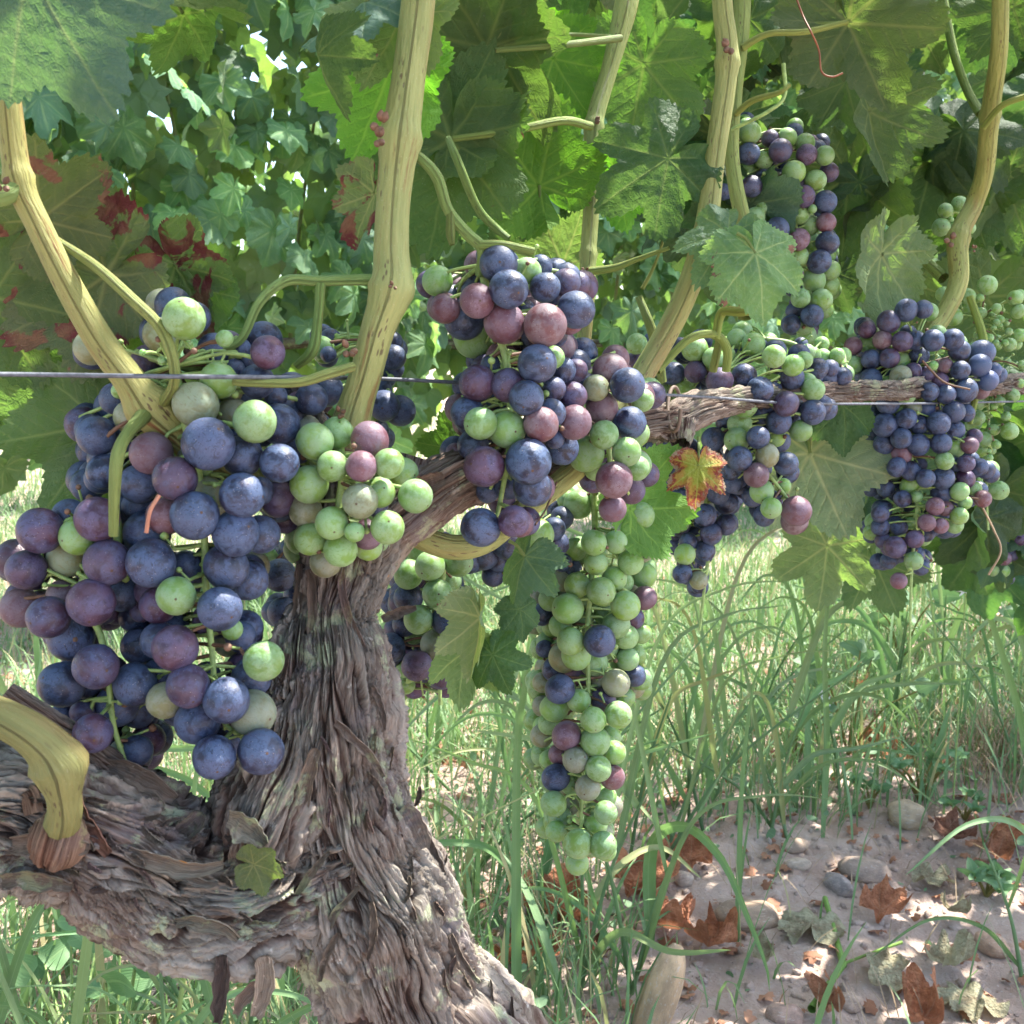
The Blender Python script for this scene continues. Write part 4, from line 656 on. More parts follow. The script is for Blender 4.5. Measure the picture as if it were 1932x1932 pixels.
H(1018, 350, .63, 170, 232, -1, 6, 6, 3, (.65, .95, .35), .99, pet=(1020, 420)); H(1045, 110, .66, 130, 60, -1, -5, 20, 5, (.65, 1, .4)); H(900, 110, .75, 220, 40, -1, 10, 15, 1, (.9, 1.4, .4)); H(1040, 190, .8, 130, 250, -1, 10, 10, 0, (1, 1.5, .45), .9)
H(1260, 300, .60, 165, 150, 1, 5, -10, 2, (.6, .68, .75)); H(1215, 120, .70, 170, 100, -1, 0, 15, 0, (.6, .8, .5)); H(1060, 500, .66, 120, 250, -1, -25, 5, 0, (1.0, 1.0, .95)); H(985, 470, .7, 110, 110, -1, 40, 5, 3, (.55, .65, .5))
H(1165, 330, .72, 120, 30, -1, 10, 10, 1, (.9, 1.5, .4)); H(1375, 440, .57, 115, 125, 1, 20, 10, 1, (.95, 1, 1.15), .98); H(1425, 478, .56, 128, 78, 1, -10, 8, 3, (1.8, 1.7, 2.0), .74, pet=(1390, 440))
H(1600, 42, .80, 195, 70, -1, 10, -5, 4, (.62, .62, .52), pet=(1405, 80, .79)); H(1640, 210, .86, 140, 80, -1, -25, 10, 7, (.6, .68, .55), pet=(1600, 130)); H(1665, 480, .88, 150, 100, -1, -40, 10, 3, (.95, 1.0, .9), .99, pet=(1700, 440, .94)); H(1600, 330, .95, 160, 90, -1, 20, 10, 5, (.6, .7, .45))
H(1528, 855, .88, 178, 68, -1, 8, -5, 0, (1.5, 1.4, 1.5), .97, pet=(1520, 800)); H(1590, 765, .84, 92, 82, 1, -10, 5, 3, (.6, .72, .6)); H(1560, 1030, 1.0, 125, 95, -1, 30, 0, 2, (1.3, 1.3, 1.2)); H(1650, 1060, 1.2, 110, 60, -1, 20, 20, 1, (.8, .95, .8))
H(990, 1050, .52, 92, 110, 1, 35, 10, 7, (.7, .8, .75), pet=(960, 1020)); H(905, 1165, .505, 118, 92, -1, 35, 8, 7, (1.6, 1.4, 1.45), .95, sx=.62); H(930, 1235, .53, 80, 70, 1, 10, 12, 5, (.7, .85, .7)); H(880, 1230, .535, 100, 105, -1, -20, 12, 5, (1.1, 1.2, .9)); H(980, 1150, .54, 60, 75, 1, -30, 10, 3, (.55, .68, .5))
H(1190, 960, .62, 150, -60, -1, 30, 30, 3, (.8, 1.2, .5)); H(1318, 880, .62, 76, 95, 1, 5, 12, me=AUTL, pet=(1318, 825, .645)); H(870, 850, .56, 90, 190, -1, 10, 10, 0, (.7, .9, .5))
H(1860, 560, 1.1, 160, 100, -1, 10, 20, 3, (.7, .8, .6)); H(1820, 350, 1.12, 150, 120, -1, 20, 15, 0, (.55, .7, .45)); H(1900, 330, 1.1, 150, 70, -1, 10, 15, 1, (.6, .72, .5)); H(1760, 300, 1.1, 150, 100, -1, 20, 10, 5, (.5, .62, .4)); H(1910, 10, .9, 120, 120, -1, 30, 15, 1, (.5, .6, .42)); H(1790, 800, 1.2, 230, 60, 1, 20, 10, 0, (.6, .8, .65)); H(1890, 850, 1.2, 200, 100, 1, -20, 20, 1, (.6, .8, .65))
# the rolled brown tip of the pale leaf
tp_ = P(1455, 622, .55)
# filler foliage of the row, behind and above the hand-placed leaves
def zrow(u): k = (u-966)/F; t = (.2+.42*k)/(.75-.66*k); return .42+.66*t
LEAFN = len([o for o in bpy.data.objects if o.name.startswith('leaf')])
def rand_leaf(parent, pos, R, pool, up=.25, toward=None, dark=.32):
    tw = toward or Vector((0, -1, 0)); n = (tw*random.gauss(.5, .6)+Vector((random.gauss(0, .5), random.gauss(0, .4), random.gauss(up, .35)))).normalized()
    tip = Vector((random.gauss(0, .45), random.gauss(0, .45), -1)).normalized(); g = random.uniform(dark, .85)  # filler leaves darkened: shade of the gaps put into their colour
    return leaf_at(parent, pos, R, tip, n, random.choice(pool), (g*random.uniform(.8, 1.1), g*random.uniform(.95, 1.2), g*random.uniform(.7, 1.15)), 1.0 if random.random() < .86 else random.uniform(.7, .95))
n_fill = 0
for k in range(4000):
    if n_fill >= 195: break
    u = random.uniform(790, 2080); v = random.uniform(-190, 640); d0 = zrow(min(u, 1900)); dd = random.uniform(.10, .75); d = d0+dd
    edge = 640 if u > 1560 else (330+60*math.sin(u*.01) if u < 1230 else 480)
    if v > edge or (u < 1000 and dd > .5): continue
    if u < 1250 and v > 60 and random.random() < .55: continue
    rand_leaf(V1, P(u, v, d), random.uniform(.036, .060), MED, .35, -FW); n_fill += 1
for k in range(52):   # leaves hanging low behind the right-hand bunches
    u = random.uniform(1560, 2060); v = random.uniform(680, 1130-(200 if u < 1640 else 0)); rand_leaf(V1, P(u, v, random.uniform(1.05, 1.6)), random.uniform(.045, .07), MED, .3, -FW, .55)
# unseen canopy above the picture, thickened for shade: leaves too many to count
mats = []
rdir = Vector((.75, .66, 0)).normalized(); rnor = Vector((-.66, .75, 0)).normalized(); r0 = Vector((-.2, .42, 0))
def canopy(n, s0, s1, q0, q1, h0, h1, keep):
    out = []
    while len(out) < n:
        s = random.uniform(s0, s1); q = random.uniform(q0, q1); h = random.uniform(h0, h1); p = r0+rdir*s+rnor*q; p.z = h
        if not keep(p, s, q): continue
        nn = Vector((random.gauss(0, .5), random.gauss(-.2, .5), random.gauss(.7, .4))).normalized(); tip = Vector((random.gauss(0, .8), random.gauss(0, .8), -.6))
        out.append(Matrix.Translation(p)@frame(tip, nn).to_4x4()@Matrix.Scale(random.uniform(.04, .065), 4))
    return out
SUNNY = [(G(1915, 1890), .09), (P(490, 1840, .40), .02), (G(1850, 1980), .08)]  # gaps cut in the unseen canopy to let sun onto these spots
def above(p, s, q):
    for c, r in SUNNY:
        w = p-c; w = w-sdir*w.dot(sdir)
        if w.length < r+.05: return False
    y = p.y
    if y < .05 and p.z < .95: return False
    return p.z > CAM_H+.12+(max(y, 0)*.36 if s < 1.4 else .25)
mats = canopy(2400, -1.6, 4.2, -.62, .66, .80, 1.75, above)
mats += canopy(650, -1.6, .3, .3, 1.15, 1.33, 1.8, above)  # extra unseen leaves, added to shade the lower left ground
o = merge_leaves('foliage', mats, M_LEAF, parent=V1, nth=24, nr=1); o.matrix_parent_inverse = Matrix.Translation(-Vector(V1.location)); o['kind'] = 'stuff'
# ------------------------------------------------------------------ other vines: the same row beyond, and the row behind
def make_vine(label, x, y, nleaf, span, hlo, hhi, thick, seed, face, inner=200, group=None, col=(1, 1, 1), bunches=True):
    rg = random.Random(seed); z0 = gz(x, y); root = thing('grapevine', label, 'vine', loc=(x, y, 0), group=group); inv = Matrix.Translation(-Vector(root.location))
    def bpart(name, pts, nv=28, amp=.0016, mat=None, c=(1, 1, 1, 1)):
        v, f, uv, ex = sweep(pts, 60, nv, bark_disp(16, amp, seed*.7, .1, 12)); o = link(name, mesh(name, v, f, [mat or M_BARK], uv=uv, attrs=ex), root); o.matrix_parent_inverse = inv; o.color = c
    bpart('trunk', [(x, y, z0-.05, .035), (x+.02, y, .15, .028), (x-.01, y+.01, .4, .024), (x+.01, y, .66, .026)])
    dx, dy = rdir.x, rdir.y
    bpart('cordon', [(x-dx*span/2, y-dy*span/2, .70, .010), (x-dx*span/4, y-dy*span/4, .69, .014), (x, y, .66, .022), (x+dx*span/4, y+dy*span/4, .69, .014), (x+dx*span/2, y+dy*span/2, .70, .010)])
    for k in range(5):
        s = (k/4-.5)*span*.9; bx, by = x+dx*s, y+dy*s; v, f, uv, _ = sweep([(bx, by, .69, .006), (bx+rg.gauss(0, .04), by+rg.gauss(0, .05), 1.0, .005), (bx+rg.gauss(0, .08), by+rg.gauss(0, .08), 1.5, .004)], 30, 10); o = link('cane', mesh('cane', v, f, [M_CANE], uv=uv), root); o.matrix_parent_inverse = inv
    ms = []
    def place(outer):
        s = rg.uniform(-.55, .55)*span; h = hlo+(hhi-hlo)*rg.random()**.85; q = (rg.uniform(.45, 1.0) if outer else rg.uniform(-1, .5))*thick*(.65+.5*math.sin(h*5+s*4+seed)**2)
        px = x+dx*s-rnor.x*q; py = y+dy*s-rnor.y*q; n = (face*rg.gauss(.6, .35)+Vector((rg.gauss(0, .35), rg.gauss(0, .35), rg.gauss(.55, .3)))).normalized()
        tip = Vector((rg.gauss(0, .45), rg.gauss(0, .4)-.25, -.9)); return (px, py, h), tip, n
    for k in range(nleaf):
        p, tip, n = place(True); g = rg.uniform(.75, 1.9)
        leaf_at(root, p, rg.uniform(.055, .092), tip, n, rg.choice(LOW), (g*.9*col[0], g*col[1], g*rg.uniform(.9, 1.25)*col[2]), 1.0 if rg.random() < .95 else .8)
    for k in range(inner):
        p, tip, n = place(False); ms.append(Matrix.Translation(p)@frame(tip, n).to_4x4()@Matrix.Scale(rg.uniform(.055, .085), 4))
    o = merge_leaves('foliage', ms, M_LEAF, parent=root, nth=18, nr=1); o.matrix_parent_inverse = inv; o['kind'] = 'stuff'; o.color = (*col, 1)
    return root
face = -rnor*.9+Vector((0, 0, .2))
LB = ['first vine of the row behind, filling the top left corner', 'second vine of the row behind, seen between the left cane and the thick cane', 'third vine of the row behind, partly hidden by the thick central cane', 'fourth vine of the row behind, glimpsed right of the central bunch', 'fifth vine of the row behind, glimpsed above the cordon', 'sixth vine of the row behind, farthest to the right']
for k in range(6):
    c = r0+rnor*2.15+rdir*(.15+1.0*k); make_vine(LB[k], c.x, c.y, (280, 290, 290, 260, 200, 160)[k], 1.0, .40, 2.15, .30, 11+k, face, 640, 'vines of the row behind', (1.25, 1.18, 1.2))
c = r0+rdir*2.1; make_vine('next vine of the front row, its leaves low behind the right-hand bunches', c.x, c.y, 230, 1.1, .38, 1.7, .32, 31, -rnor, 260)
# far rows
ms = []
for row in (4.4, 6.6, 9.5, 12.0):
    for k in range(1700):
        p = r0+rnor*(row+random.gauss(0, .18))+rdir*random.uniform(-3.5, 16); p.z = random.uniform(.35, 2.6)
        ms.append(Matrix.Translation(p)@frame(Vector((random.gauss(0, .5), random.gauss(0, .5), -.8)), Vector((random.gauss(0, .5), random.gauss(-.6, .5), random.gauss(.5, .4)))).to_4x4()@Matrix.Scale(random.uniform(.08, .12), 4))
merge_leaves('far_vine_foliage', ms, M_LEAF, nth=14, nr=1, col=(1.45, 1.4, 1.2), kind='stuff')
# ------------------------------------------------------------------ grass
def blades(name, base, h, wd, lean, dirn, mat, dry, parent=None, nseg=5, droop=1.0, flat=False, **props):
    n = len(base); t = np.linspace(0, 1, nseg+1); a0 = lean[:, None]*.35; a = a0+(lean[:, None]*1.7*droop)*t[None]**1.5
    ds = h[:, None]/nseg; hz = np.concatenate([np.zeros((n, 1)), np.cumsum(np.sin(a[:, 1:])*ds, 1)], 1); vz = np.concatenate([np.zeros((n, 1)), np.cumsum(np.cos(a[:, 1:])*ds, 1)], 1)
    D = np.stack([np.cos(dirn), np.sin(dirn)], -1); Sd = np.stack([-np.sin(dirn), np.cos(dirn)], -1)
    wt = wd[:, None]*(1-t[None]**2.2)*(.55+.9*np.sqrt(t[None]+.02)); wt = np.maximum(wt, wd[:, None]*.03)
    ctr = np.zeros((n, nseg+1, 3)); ctr[..., 0] = base[:, None, 0]+D[:, None, 0]*hz; ctr[..., 1] = base[:, None, 1]+D[:, None, 1]*hz; ctr[..., 2] = base[:, None, 2]+vz
    L = ctr.copy(); R_ = ctr.copy()
    for q in (0, 1): L[..., q] -= Sd[:, None, q]*wt/2; R_[..., q] += Sd[:, None, q]*wt/2
    Mn = ctr.copy(); Mn[..., 2] -= wt*.18
    k = 2 if flat else 3; V = np.stack([L, R_] if flat else [L, Mn, R_], 2).reshape(-1, 3); st = (nseg+1)*k; ii = (np.arange(n)*st)[:, None, None]+(np.arange(nseg)*k)[None, :, None]+np.arange(k-1)[None, None]
    f = np.stack([ii, ii+1, ii+k+1, ii+k], -1).reshape(-1, 4); uv = np.zeros((n, nseg+1, k, 2)); uv[..., 0] = np.linspace(0, 1, k); uv[..., 1] = t[None, :, None]
    rn = np.repeat(rng.random(n), st); me = mesh(name, V, f, [mat], attrs={'rnd': rn, 'dry': np.repeat(dry, st)}, uv=uv.reshape(-1, 2))
    return link(name, me, parent, **props)
def soil_mask(x, y):   # bare earth in the lower right foreground
    p = np.stack([x, y, np.zeros_like(x)], -1)
    d = np.clip(1.25-np.abs((y-1.08-.30*(x-.3))/.36)**2, 0, 1)*np.clip((x-.06)/.10, 0, 1)
    return np.clip(d*1.3+.35*noise(p*3), 0, 1)
def scatter(n, x0, x1, y0, y1, pw=1.0, useMask=1.0, dens=None):
    y = y0+(y1-y0)*rng.random(n)**pw; x = x0+(x1-x0)*rng.random(n); lim = y*.62+.35; k = (np.abs(x) < lim)
    pr = 1-useMask*soil_mask(x, y)*.97
    if dens is not None: pr = pr*dens(x, y)
    k &= rng.random(n) < pr; x, y = x[k], y[k]; return np.stack([x, y, ground_h(x, y)-.003], -1)
clump = lambda x, y: np.clip(.55+1.3*noise(np.stack([x*5, y*5, x*0], -1)), .04, 1)
b = scatter(30000, -2.2, 3.2, .55, 4.6, 1.2, 1.0, clump); n = len(b)
sun_strip = np.clip((b[:, 1]-2.0)/.6, 0, 1)
blades('grass', b, rng.uniform(.04, .12, n)*(1-.35*sun_strip), rng.uniform(.0015, .0035, n), rng.uniform(.2, 1.0, n), rng.uniform(0, 6.28, n), M_GRASS, np.where(rng.random(n) < .12+.04*sun_strip, 1., 0.), nseg=4, flat=True, kind='stuff')
b = scatter(80000, -3, 4.5, 1.7, 5.2, 1.0, 1.0, lambda x, y: np.clip(.7+1.2*noise(np.stack([x*3, y*3, x*0+4], -1)), .1, 1)); n = len(b)
blades('grass', b, rng.uniform(.03, .11, n), rng.uniform(.0025, .006, n), rng.uniform(.2, 1.1, n), rng.uniform(0, 6.28, n), M_GRASS, np.where(rng.random(n) < .07, 1., 0.), nseg=3, flat=True, kind='stuff')
b = scatter(40000, -4, 9, 4.5, 13, 1.4, 0.0); n = len(b)
blades('grass', b, rng.uniform(.05, .16, n), rng.uniform(.004, .008, n), rng.uniform(.2, 1.0, n), rng.uniform(0, 6.28, n), M_GRASS, np.where(rng.random(n) < .1, 1., 0.), nseg=3, flat=True, kind='stuff')
b = scatter(1300, -1.0, 1.6, .9, 3.0, 1.1, 1.0, clump); n = len(b)
blades('tall_grass', b, rng.uniform(.08, .22, n), rng.uniform(.004, .011, n), rng.uniform(.02, .6, n), rng.uniform(0, 6.28, n), M_GRASS, np.where(rng.random(n) < .10, 1., 0.), nseg=8, kind='stuff')
b = scatter(30000, -.9, 2.2, .75, 3.1, 1.15, 1.0, lambda x, y: np.clip(.75+1.0*noise(np.stack([x*6, y*6, x*0+8], -1)), .15, 1)); n = len(b)
blades('grass', b, rng.uniform(.05, .16, n), rng.uniform(.0018, .005, n), rng.uniform(.1, .9, n), rng.uniform(0, 6.28, n), M_GRASS, np.where(rng.random(n) < .10, 1., 0.), nseg=4, flat=True, kind='stuff')
b = scatter(9000, -1.2, 2.0, .8, 3.4, 1.1, 1.0, clump); n = len(b)
blades('thin_grass', b, rng.uniform(.06, .22, n), rng.uniform(.0009, .0020, n), rng.uniform(.02, .7, n), rng.uniform(0, 6.28, n), M_GRASS, np.where(rng.random(n) < .35, 1., 0.), nseg=4, flat=True, droop=.6, kind='stuff')
# straw and dead stalks lying about
n = 5200; b = scatter(n, -1.6, 2.2, .6, 3.6, 1.2, 0.0); n = len(b); b[:, 2] += .005
blades('straw_litter', b, rng.uniform(.02, .07, n), rng.uniform(.0008, .002, n), rng.uniform(1.3, 1.6, n), rng.uniform(0, 6.28, n), M_STRAW, np.ones(n), nseg=2, flat=True, droop=.15, kind='stuff')
n = 900; b = np.stack([.78+rng.normal(0, .07, n), 1.62+rng.normal(0, .10, n), np.zeros(n)], -1); b[:, 2] = ground_h(b[:, 0], b[:, 1])+.004+.05*np.exp(-((b[:, 0]-.78)**2+(b[:, 1]-1.62)**2)/.012)*rng.random(n)
blades('dead_grass', b, rng.uniform(.03, .10, n), rng.uniform(.001, .002, n), rng.uniform(.9, 1.5, n), rng.uniform(0, 6.28, n), M_STRAW, np.ones(n), nseg=3, flat=True, droop=.3, kind='stuff')
# low broad-leaved weeds as cover
def cover(name, n, size, mat, x0, x1, y0, y1, hmin, hmax, mask=1.0):
    b = scatter(n, x0, x1, y0, y1, 1.1, mask, clump); n = len(b); ms = []
    t = np.linspace(0, 2*np.pi, 8, endpoint=False); base = np.stack([np.cos(t)*.5, np.sin(t)*.36, .06*np.cos(2*t)], -1); base = np.vstack([base, [0, 0, -.05]]); V = []; Fc = []; rn = []
    for i in range(n):
        M = np.array(frame(Vector((random.gauss(0, 1), random.gauss(0, 1), random.gauss(0, .4))), Vector((random.gauss(0, .4), random.gauss(-.3, .4), 1)))); s = size*random.uniform(.5, 1.3)
        V.append(base@M.T*s+b[i]+np.array([0, 0, random.uniform(hmin, hmax)])); Fc.append(np.stack([np.arange(8), (np.arange(8)+1) % 8, np.full(8, 8)], -1)+i*9)
    return link(name, mesh(name, np.vstack(V), np.vstack(Fc), [mat], attrs={'rnd': np.repeat(rng.random(n), 9), 'dry': np.zeros(n*9)}, uv=np.tile(np.vstack([base[:, :2]+.5]), (n, 1))), kind='stuff')
cover('ground_weeds', 900, .008, M_WEED, -.3, 1.6, .8, 2.4, .002, .012, 0.0)
cover('clover_weeds', 11000, .015, M_WEED, -1.2, 1.9, .7, 3.0, .005, .06)
# leaf litter
ms = []
for p in scatter(5200, -1.3, 1.9, .75, 3.2, 1.2, 0.0):
    ms.append(Matrix.Translation((p[0], p[1], p[2]+.008))@frame(Vector((random.gauss(0, 1), random.gauss(0, 1), random.gauss(0, .3))), Vector((random.gauss(0, .5), random.gauss(0, .5), 1))).to_4x4()@Matrix.Scale(random.uniform(.003, .016), 4))
merge_leaves('leaf_litter', ms, M_DRY, seeds=(104, 105), nth=16, nr=2, kind='stuff')
def gravel(name, n, s0, s1, x0, x1, y0, y1):
    b = np.stack([rng.uniform(x0, x1, n), rng.uniform(y0, y1, n)], -1); ico = []; t = (1+5**.5)/2
    iv = np.array([(-1, t, 0), (1, t, 0), (-1, -t, 0), (1, -t, 0), (0, -1, t), (0, 1, t), (0, -1, -t), (0, 1, -t), (t, 0, -1), (t, 0, 1), (-t, 0, -1), (-t, 0, 1)])/1.9
    jf = np.array([(0, 11, 5), (0, 5, 1), (0, 1, 7), (0, 7, 10), (0, 10, 11), (1, 5, 9), (5, 11, 4), (11, 10, 2), (10, 7, 6), (7, 1, 8), (3, 9, 4), (3, 4, 2), (3, 2, 6), (3, 6, 8), (3, 8, 9), (4, 9, 5), (2, 4, 11), (6, 2, 10), (8, 6, 7), (9, 8, 1)])
    z = ground_h(b[:, 0], b[:, 1]); s = rng.uniform(0, 1, n)**3*(s1-s0)+s0; sc = rng.uniform(.6, 1.3, (n, 1, 3))*s[:, None, None]; V = iv[None]*sc*(1+.25*rng.normal(size=(n, 12, 1)))+np.stack([b[:, 0], b[:, 1], z], -1)[:, None]
    return link(name, mesh(name, V.reshape(-1, 3), (jf[None]+(np.arange(n)*12)[:, None, None]).reshape(-1, 3), [M_SOIL]), kind='stuff')
gravel('gravel', 9000, .0008, .0065, -.2, 1.4, .8, 2.3)
# stones
def stone_mesh(seed):
    nu, nv = 26, 36; T, Q = np.meshgrid(np.linspace(0, np.pi, nu+1), np.linspace(0, 2*np.pi, nv, endpoint=False), indexing='ij')
    v = np.stack([np.sin(T)*np.cos(Q), np.sin(T)*np.sin(Q), np.cos(T)], -1).reshape(-1, 3); v = np.sign(v)*np.abs(v)**.95; v = v*(1+.14*noise(v*1.1+seed*9)+.03*noise(v*4+seed))[:, None]
    ii = np.arange((nu+1)*nv).reshape(nu+1, nv); A = ii[:-1]; B = ii[1:]; return mesh('stone', v, np.stack([A, B, np.roll(B, -1, 1), np.roll(A, -1, 1)], -1).reshape(-1, 4), [M_STONE])
SM = [stone_mesh(i) for i in range(5)]
for i, (u, v, a, bb, c, rot, tilt, col, lab) in enumerate([
    (1240, 1950, .021, .018, .060, 80, 16, (.56, .44, .31), 'tall cream stone standing on end at the bottom edge'), (1410, 1745, .036, .030, .014, 5, 0, (.31, .25, .20), 'broad flat brown stone half buried in the soil, under a long grass blade'),
    (1710, 1570, .026, .024, .022, 0, 0, (.42, .36, .27), 'rounded tan stone beside the purslane weed'), (1630, 1662, .024, .032, .016, 70, 0, (.34, .28, .25), 'dusty grey clod-like stone left of the rounded tan stone'),
    (1582, 1690, .012, .024, .014, 25, 0, (.30, .28, .30), 'slim slate grey stone stuck in the soil'), (1505, 1655, .017, .008, .009, 0, 0, (.52, .46, .40), 'small pale oblong pebble above the slate grey stone'),
    (1905, 1322, .030, .022, .018, 0, 0, (.40, .30, .25), 'brown stone at the right edge beside the dead grass heap'), (1605, 1895, .013, .011, .010, 0, 0, (.46, .38, .34), 'pinkish pebble beside the broken green stalk near the bottom'),
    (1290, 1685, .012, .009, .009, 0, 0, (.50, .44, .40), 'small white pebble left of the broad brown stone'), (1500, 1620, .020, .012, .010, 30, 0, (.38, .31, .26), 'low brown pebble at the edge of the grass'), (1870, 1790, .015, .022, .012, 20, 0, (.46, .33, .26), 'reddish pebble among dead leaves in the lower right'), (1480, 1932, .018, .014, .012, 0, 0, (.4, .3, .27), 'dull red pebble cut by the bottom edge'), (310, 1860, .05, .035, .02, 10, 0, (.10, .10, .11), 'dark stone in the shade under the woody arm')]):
    g = G(u, v); o = link('stone', SM[i % 5], loc=(g.x, g.y, gz(g.x, g.y)+c*.35)); o.scale = (a, bb, c); o.rotation_euler = (rad(tilt), 0, rad(rot)); o.color = (*col, 1); o['label'] = lab; o['category'] = 'stone'; o['group'] = 'stones lying on the soil'
# fallen leaves that can be told apart
DC = {'o': (1.5, 1.25, 1.1), 'g': (1, 1, 1), 'p': (1.3, 1.15, 1.05), 'k': (.7, .6, .6)}
PALE = [leaf_mesh('leaf', 80+i, 150, 20, lobe=.7, fold=f, droop=d, wave=.12, curl=c, mat=M_DRY) for i, (f, d, c) in enumerate(((.2, .1, 0), (.3, .1, 1.2), (.2, -.1, 2.4)))]
def fallen(u, v, R, ang, kind, lab, up=.012, var=0, roll=0):
    g = G(u, v); p = Vector((g.x, g.y, gz(g.x, g.y)+up)); tip = Vector((math.cos(rad(ang)), math.sin(rad(ang)), random.uniform(-.1, .15))); n = Vector((random.gauss(0, .25), random.gauss(-.25, .2), 1)); n = Matrix.Rotation(rad(roll), 3, tip)@n
    if kind == 'o': R *= 1.45
    me = DRYM[var % 4] if kind in 'opk' else PALE[var % 3]
    o = leaf_at(None, p, R, tip, n, me, DC[kind] if kind in 'opk' else (1.2, 2.25, 2.5), 1.0, name='fallen_leaf'); o['label'] = lab; o['category'] = 'leaf'; o['group'] = 'fallen leaves on the ground'
for i, a in enumerate([(1530, 1790, .050, 70, 'g', 'pale green fallen vine leaf lying flat on bare soil near the bottom'), (1690, 1855, .040, 200, 'g', 'grey green wilted leaf by the broken stalk, lower right'), (1790, 1840, .042, 30, 'g', 'curled pale leaf in the sunny lower right corner'), (1840, 1900, .045, 100, 'g', 'sunlit whitish leaf nearest the bottom right corner'),
    (1750, 1670, .035, 320, 'g', 'long folded pale leaf right of the rounded tan stone'), (1440, 1840, .028, 80, 'g', 'small tattered olive leaf below the broad brown stone'), (1015, 1740, .045, 60, 'o', 'large curled orange leaf between the grass stems'), (1080, 1760, .040, 150, 'o', 'orange curled leaf leaning on the large curled one'),
    (1210, 1700, .042, 20, 'o', 'folded rust leaf behind the broad brown stone'), (1265, 1765, .045, 250, 'o', 'wide rust leaf above the tall cream stone'), (980, 1830, .036, 10, 'o', 'crumpled orange leaf right of the trunk foot'), (1340, 1800, .036, 300, 'o', 'jagged orange leaf touching the broad brown stone'), (1300, 1650, .036, 120, 'o', 'orange leaf hidden deep among green blades'),
    (1640, 1420, .036, 40, 'o', 'brown leaf scrap under the tall weeds'), (1700, 1440, .03, 140, 'o', 'orange brown leaf behind the purslane weed'), (1880, 1640, .040, 60, 'p', 'peach coloured dead leaf at the right edge'), (1800, 1600, .045, 200, 'k', 'dark olive dead leaf behind the peach coloured one'), (1740, 1935, .035, 80, 'o', 'red brown leaf at the bottom edge'), (1900, 1600, .03, 330, 'o', 'orange leaf with lifted rim at the right edge'), (1130, 1830, .03, 200, 'k', 'dark shrivelled leaf right of the trunk foot'), (1660, 1740, .03, 30, 'o', 'thin orange leaf scrap right of the slate grey stone'), (1570, 1930, .035, 100, 'p', 'tan crumpled leaf at the bottom edge'), (1620, 1300, .03, 100, 'o', 'rust leaf in the middle of the grass'), (1800, 1740, .034, 260, 'g', 'small grey green leaf by the lower purslane')]):
    fallen(*a, var=i)
hf = hero(V1, 478, 1632, min(surf_depth(500, 1640, .40), surf_depth(520, 1640, .40), surf_depth(480, 1632, .40))-.010, 62, 12, -1, 5, 0, 3, (.85, .78, .62), 1.0); hf.parent = None
hf.location = Vector(hf.location)+Vector(V1.location); hf.name = 'leaf_fragment'; hf['label'] = 'torn olive green leaf fragment resting on the bark of the trunk'; hf['category'] = 'leaf'
# broken green stalk
A = Acc(); g1, g2, g3, g4 = G(1555, 1730), G(1590, 1850), G(1530, 1932), G(1700, 1800)
for a, b2, r in ((g1, g2, .0032), (g2, g3, .0036), (g2, g4, .0016)): A.tube([(a.x, a.y, gz(a.x, a.y)+.012, r), ((a.x+b2.x)/2, (a.y+b2.y)/2, gz(a.x, a.y)+.010, r), (b2.x, b2.y, gz(b2.x, b2.y)+.010, r*1.2)], 12, 10)
o = link('broken_shoot', A.build('broken_shoot', [M_CANE])); o.color = (.7, 1.1, .55, 1); o['label'] = 'broken bright green shoot lying on the soil at the bottom right'; o['category'] = 'twig'
# ------------------------------------------------------------------ grass plants that can be told apart
def ribbon(pts, w, name, parent, inv, mat=M_GRASS, col=(1, 1, 1, 1), keel=.22, dry=0.0):
    c, s = cat_rom(pts, 26); n = len(c); t = np.linspace(0, 1, n); tg = np.gradient(c, axis=0); tg /= np.linalg.norm(tg, axis=1)[:, None]
    tocam = np.array(CAM)-c; sd = np.cross(tg, tocam); tw = rng.uniform(-.9, .9)+rng.uniform(-.6, .6)*t; sd /= np.linalg.norm(sd, axis=1)[:, None]
    sd = sd*np.cos(tw)[:, None]+np.cross(tg, sd)*np.sin(tw)[:, None]; nn = np.cross(sd, tg); wt = w*np.minimum(1, (t+.06)*5)**.5*np.clip(1-t, 0, 1)**.55+.0003
    V = np.stack([c-sd*wt[:, None]/2, c-sd*wt[:, None]/4-nn*wt[:, None]*keel*.7, c-nn*wt[:, None]*keel, c+sd*wt[:, None]/4-nn*wt[:, None]*keel*.7, c+sd*wt[:, None]/2], 1).reshape(-1, 3)
    ii = np.arange(n*5).reshape(n, 5); f = np.stack([ii[:-1, :-1], ii[1:, :-1], ii[1:, 1:], ii[:-1, 1:]], -1).reshape(-1, 4); uv = np.stack([np.tile([0, .25, .5, .75, 1], n), np.repeat(s, 5)], -1)
    o = link(name, mesh(name, V, f, [mat], uv=uv, attrs={'rnd': np.full(len(V), rng.random()*.6), 'dry': np.full(len(V), dry)}), parent); o.matrix_parent_inverse = inv; o.color = col; return o
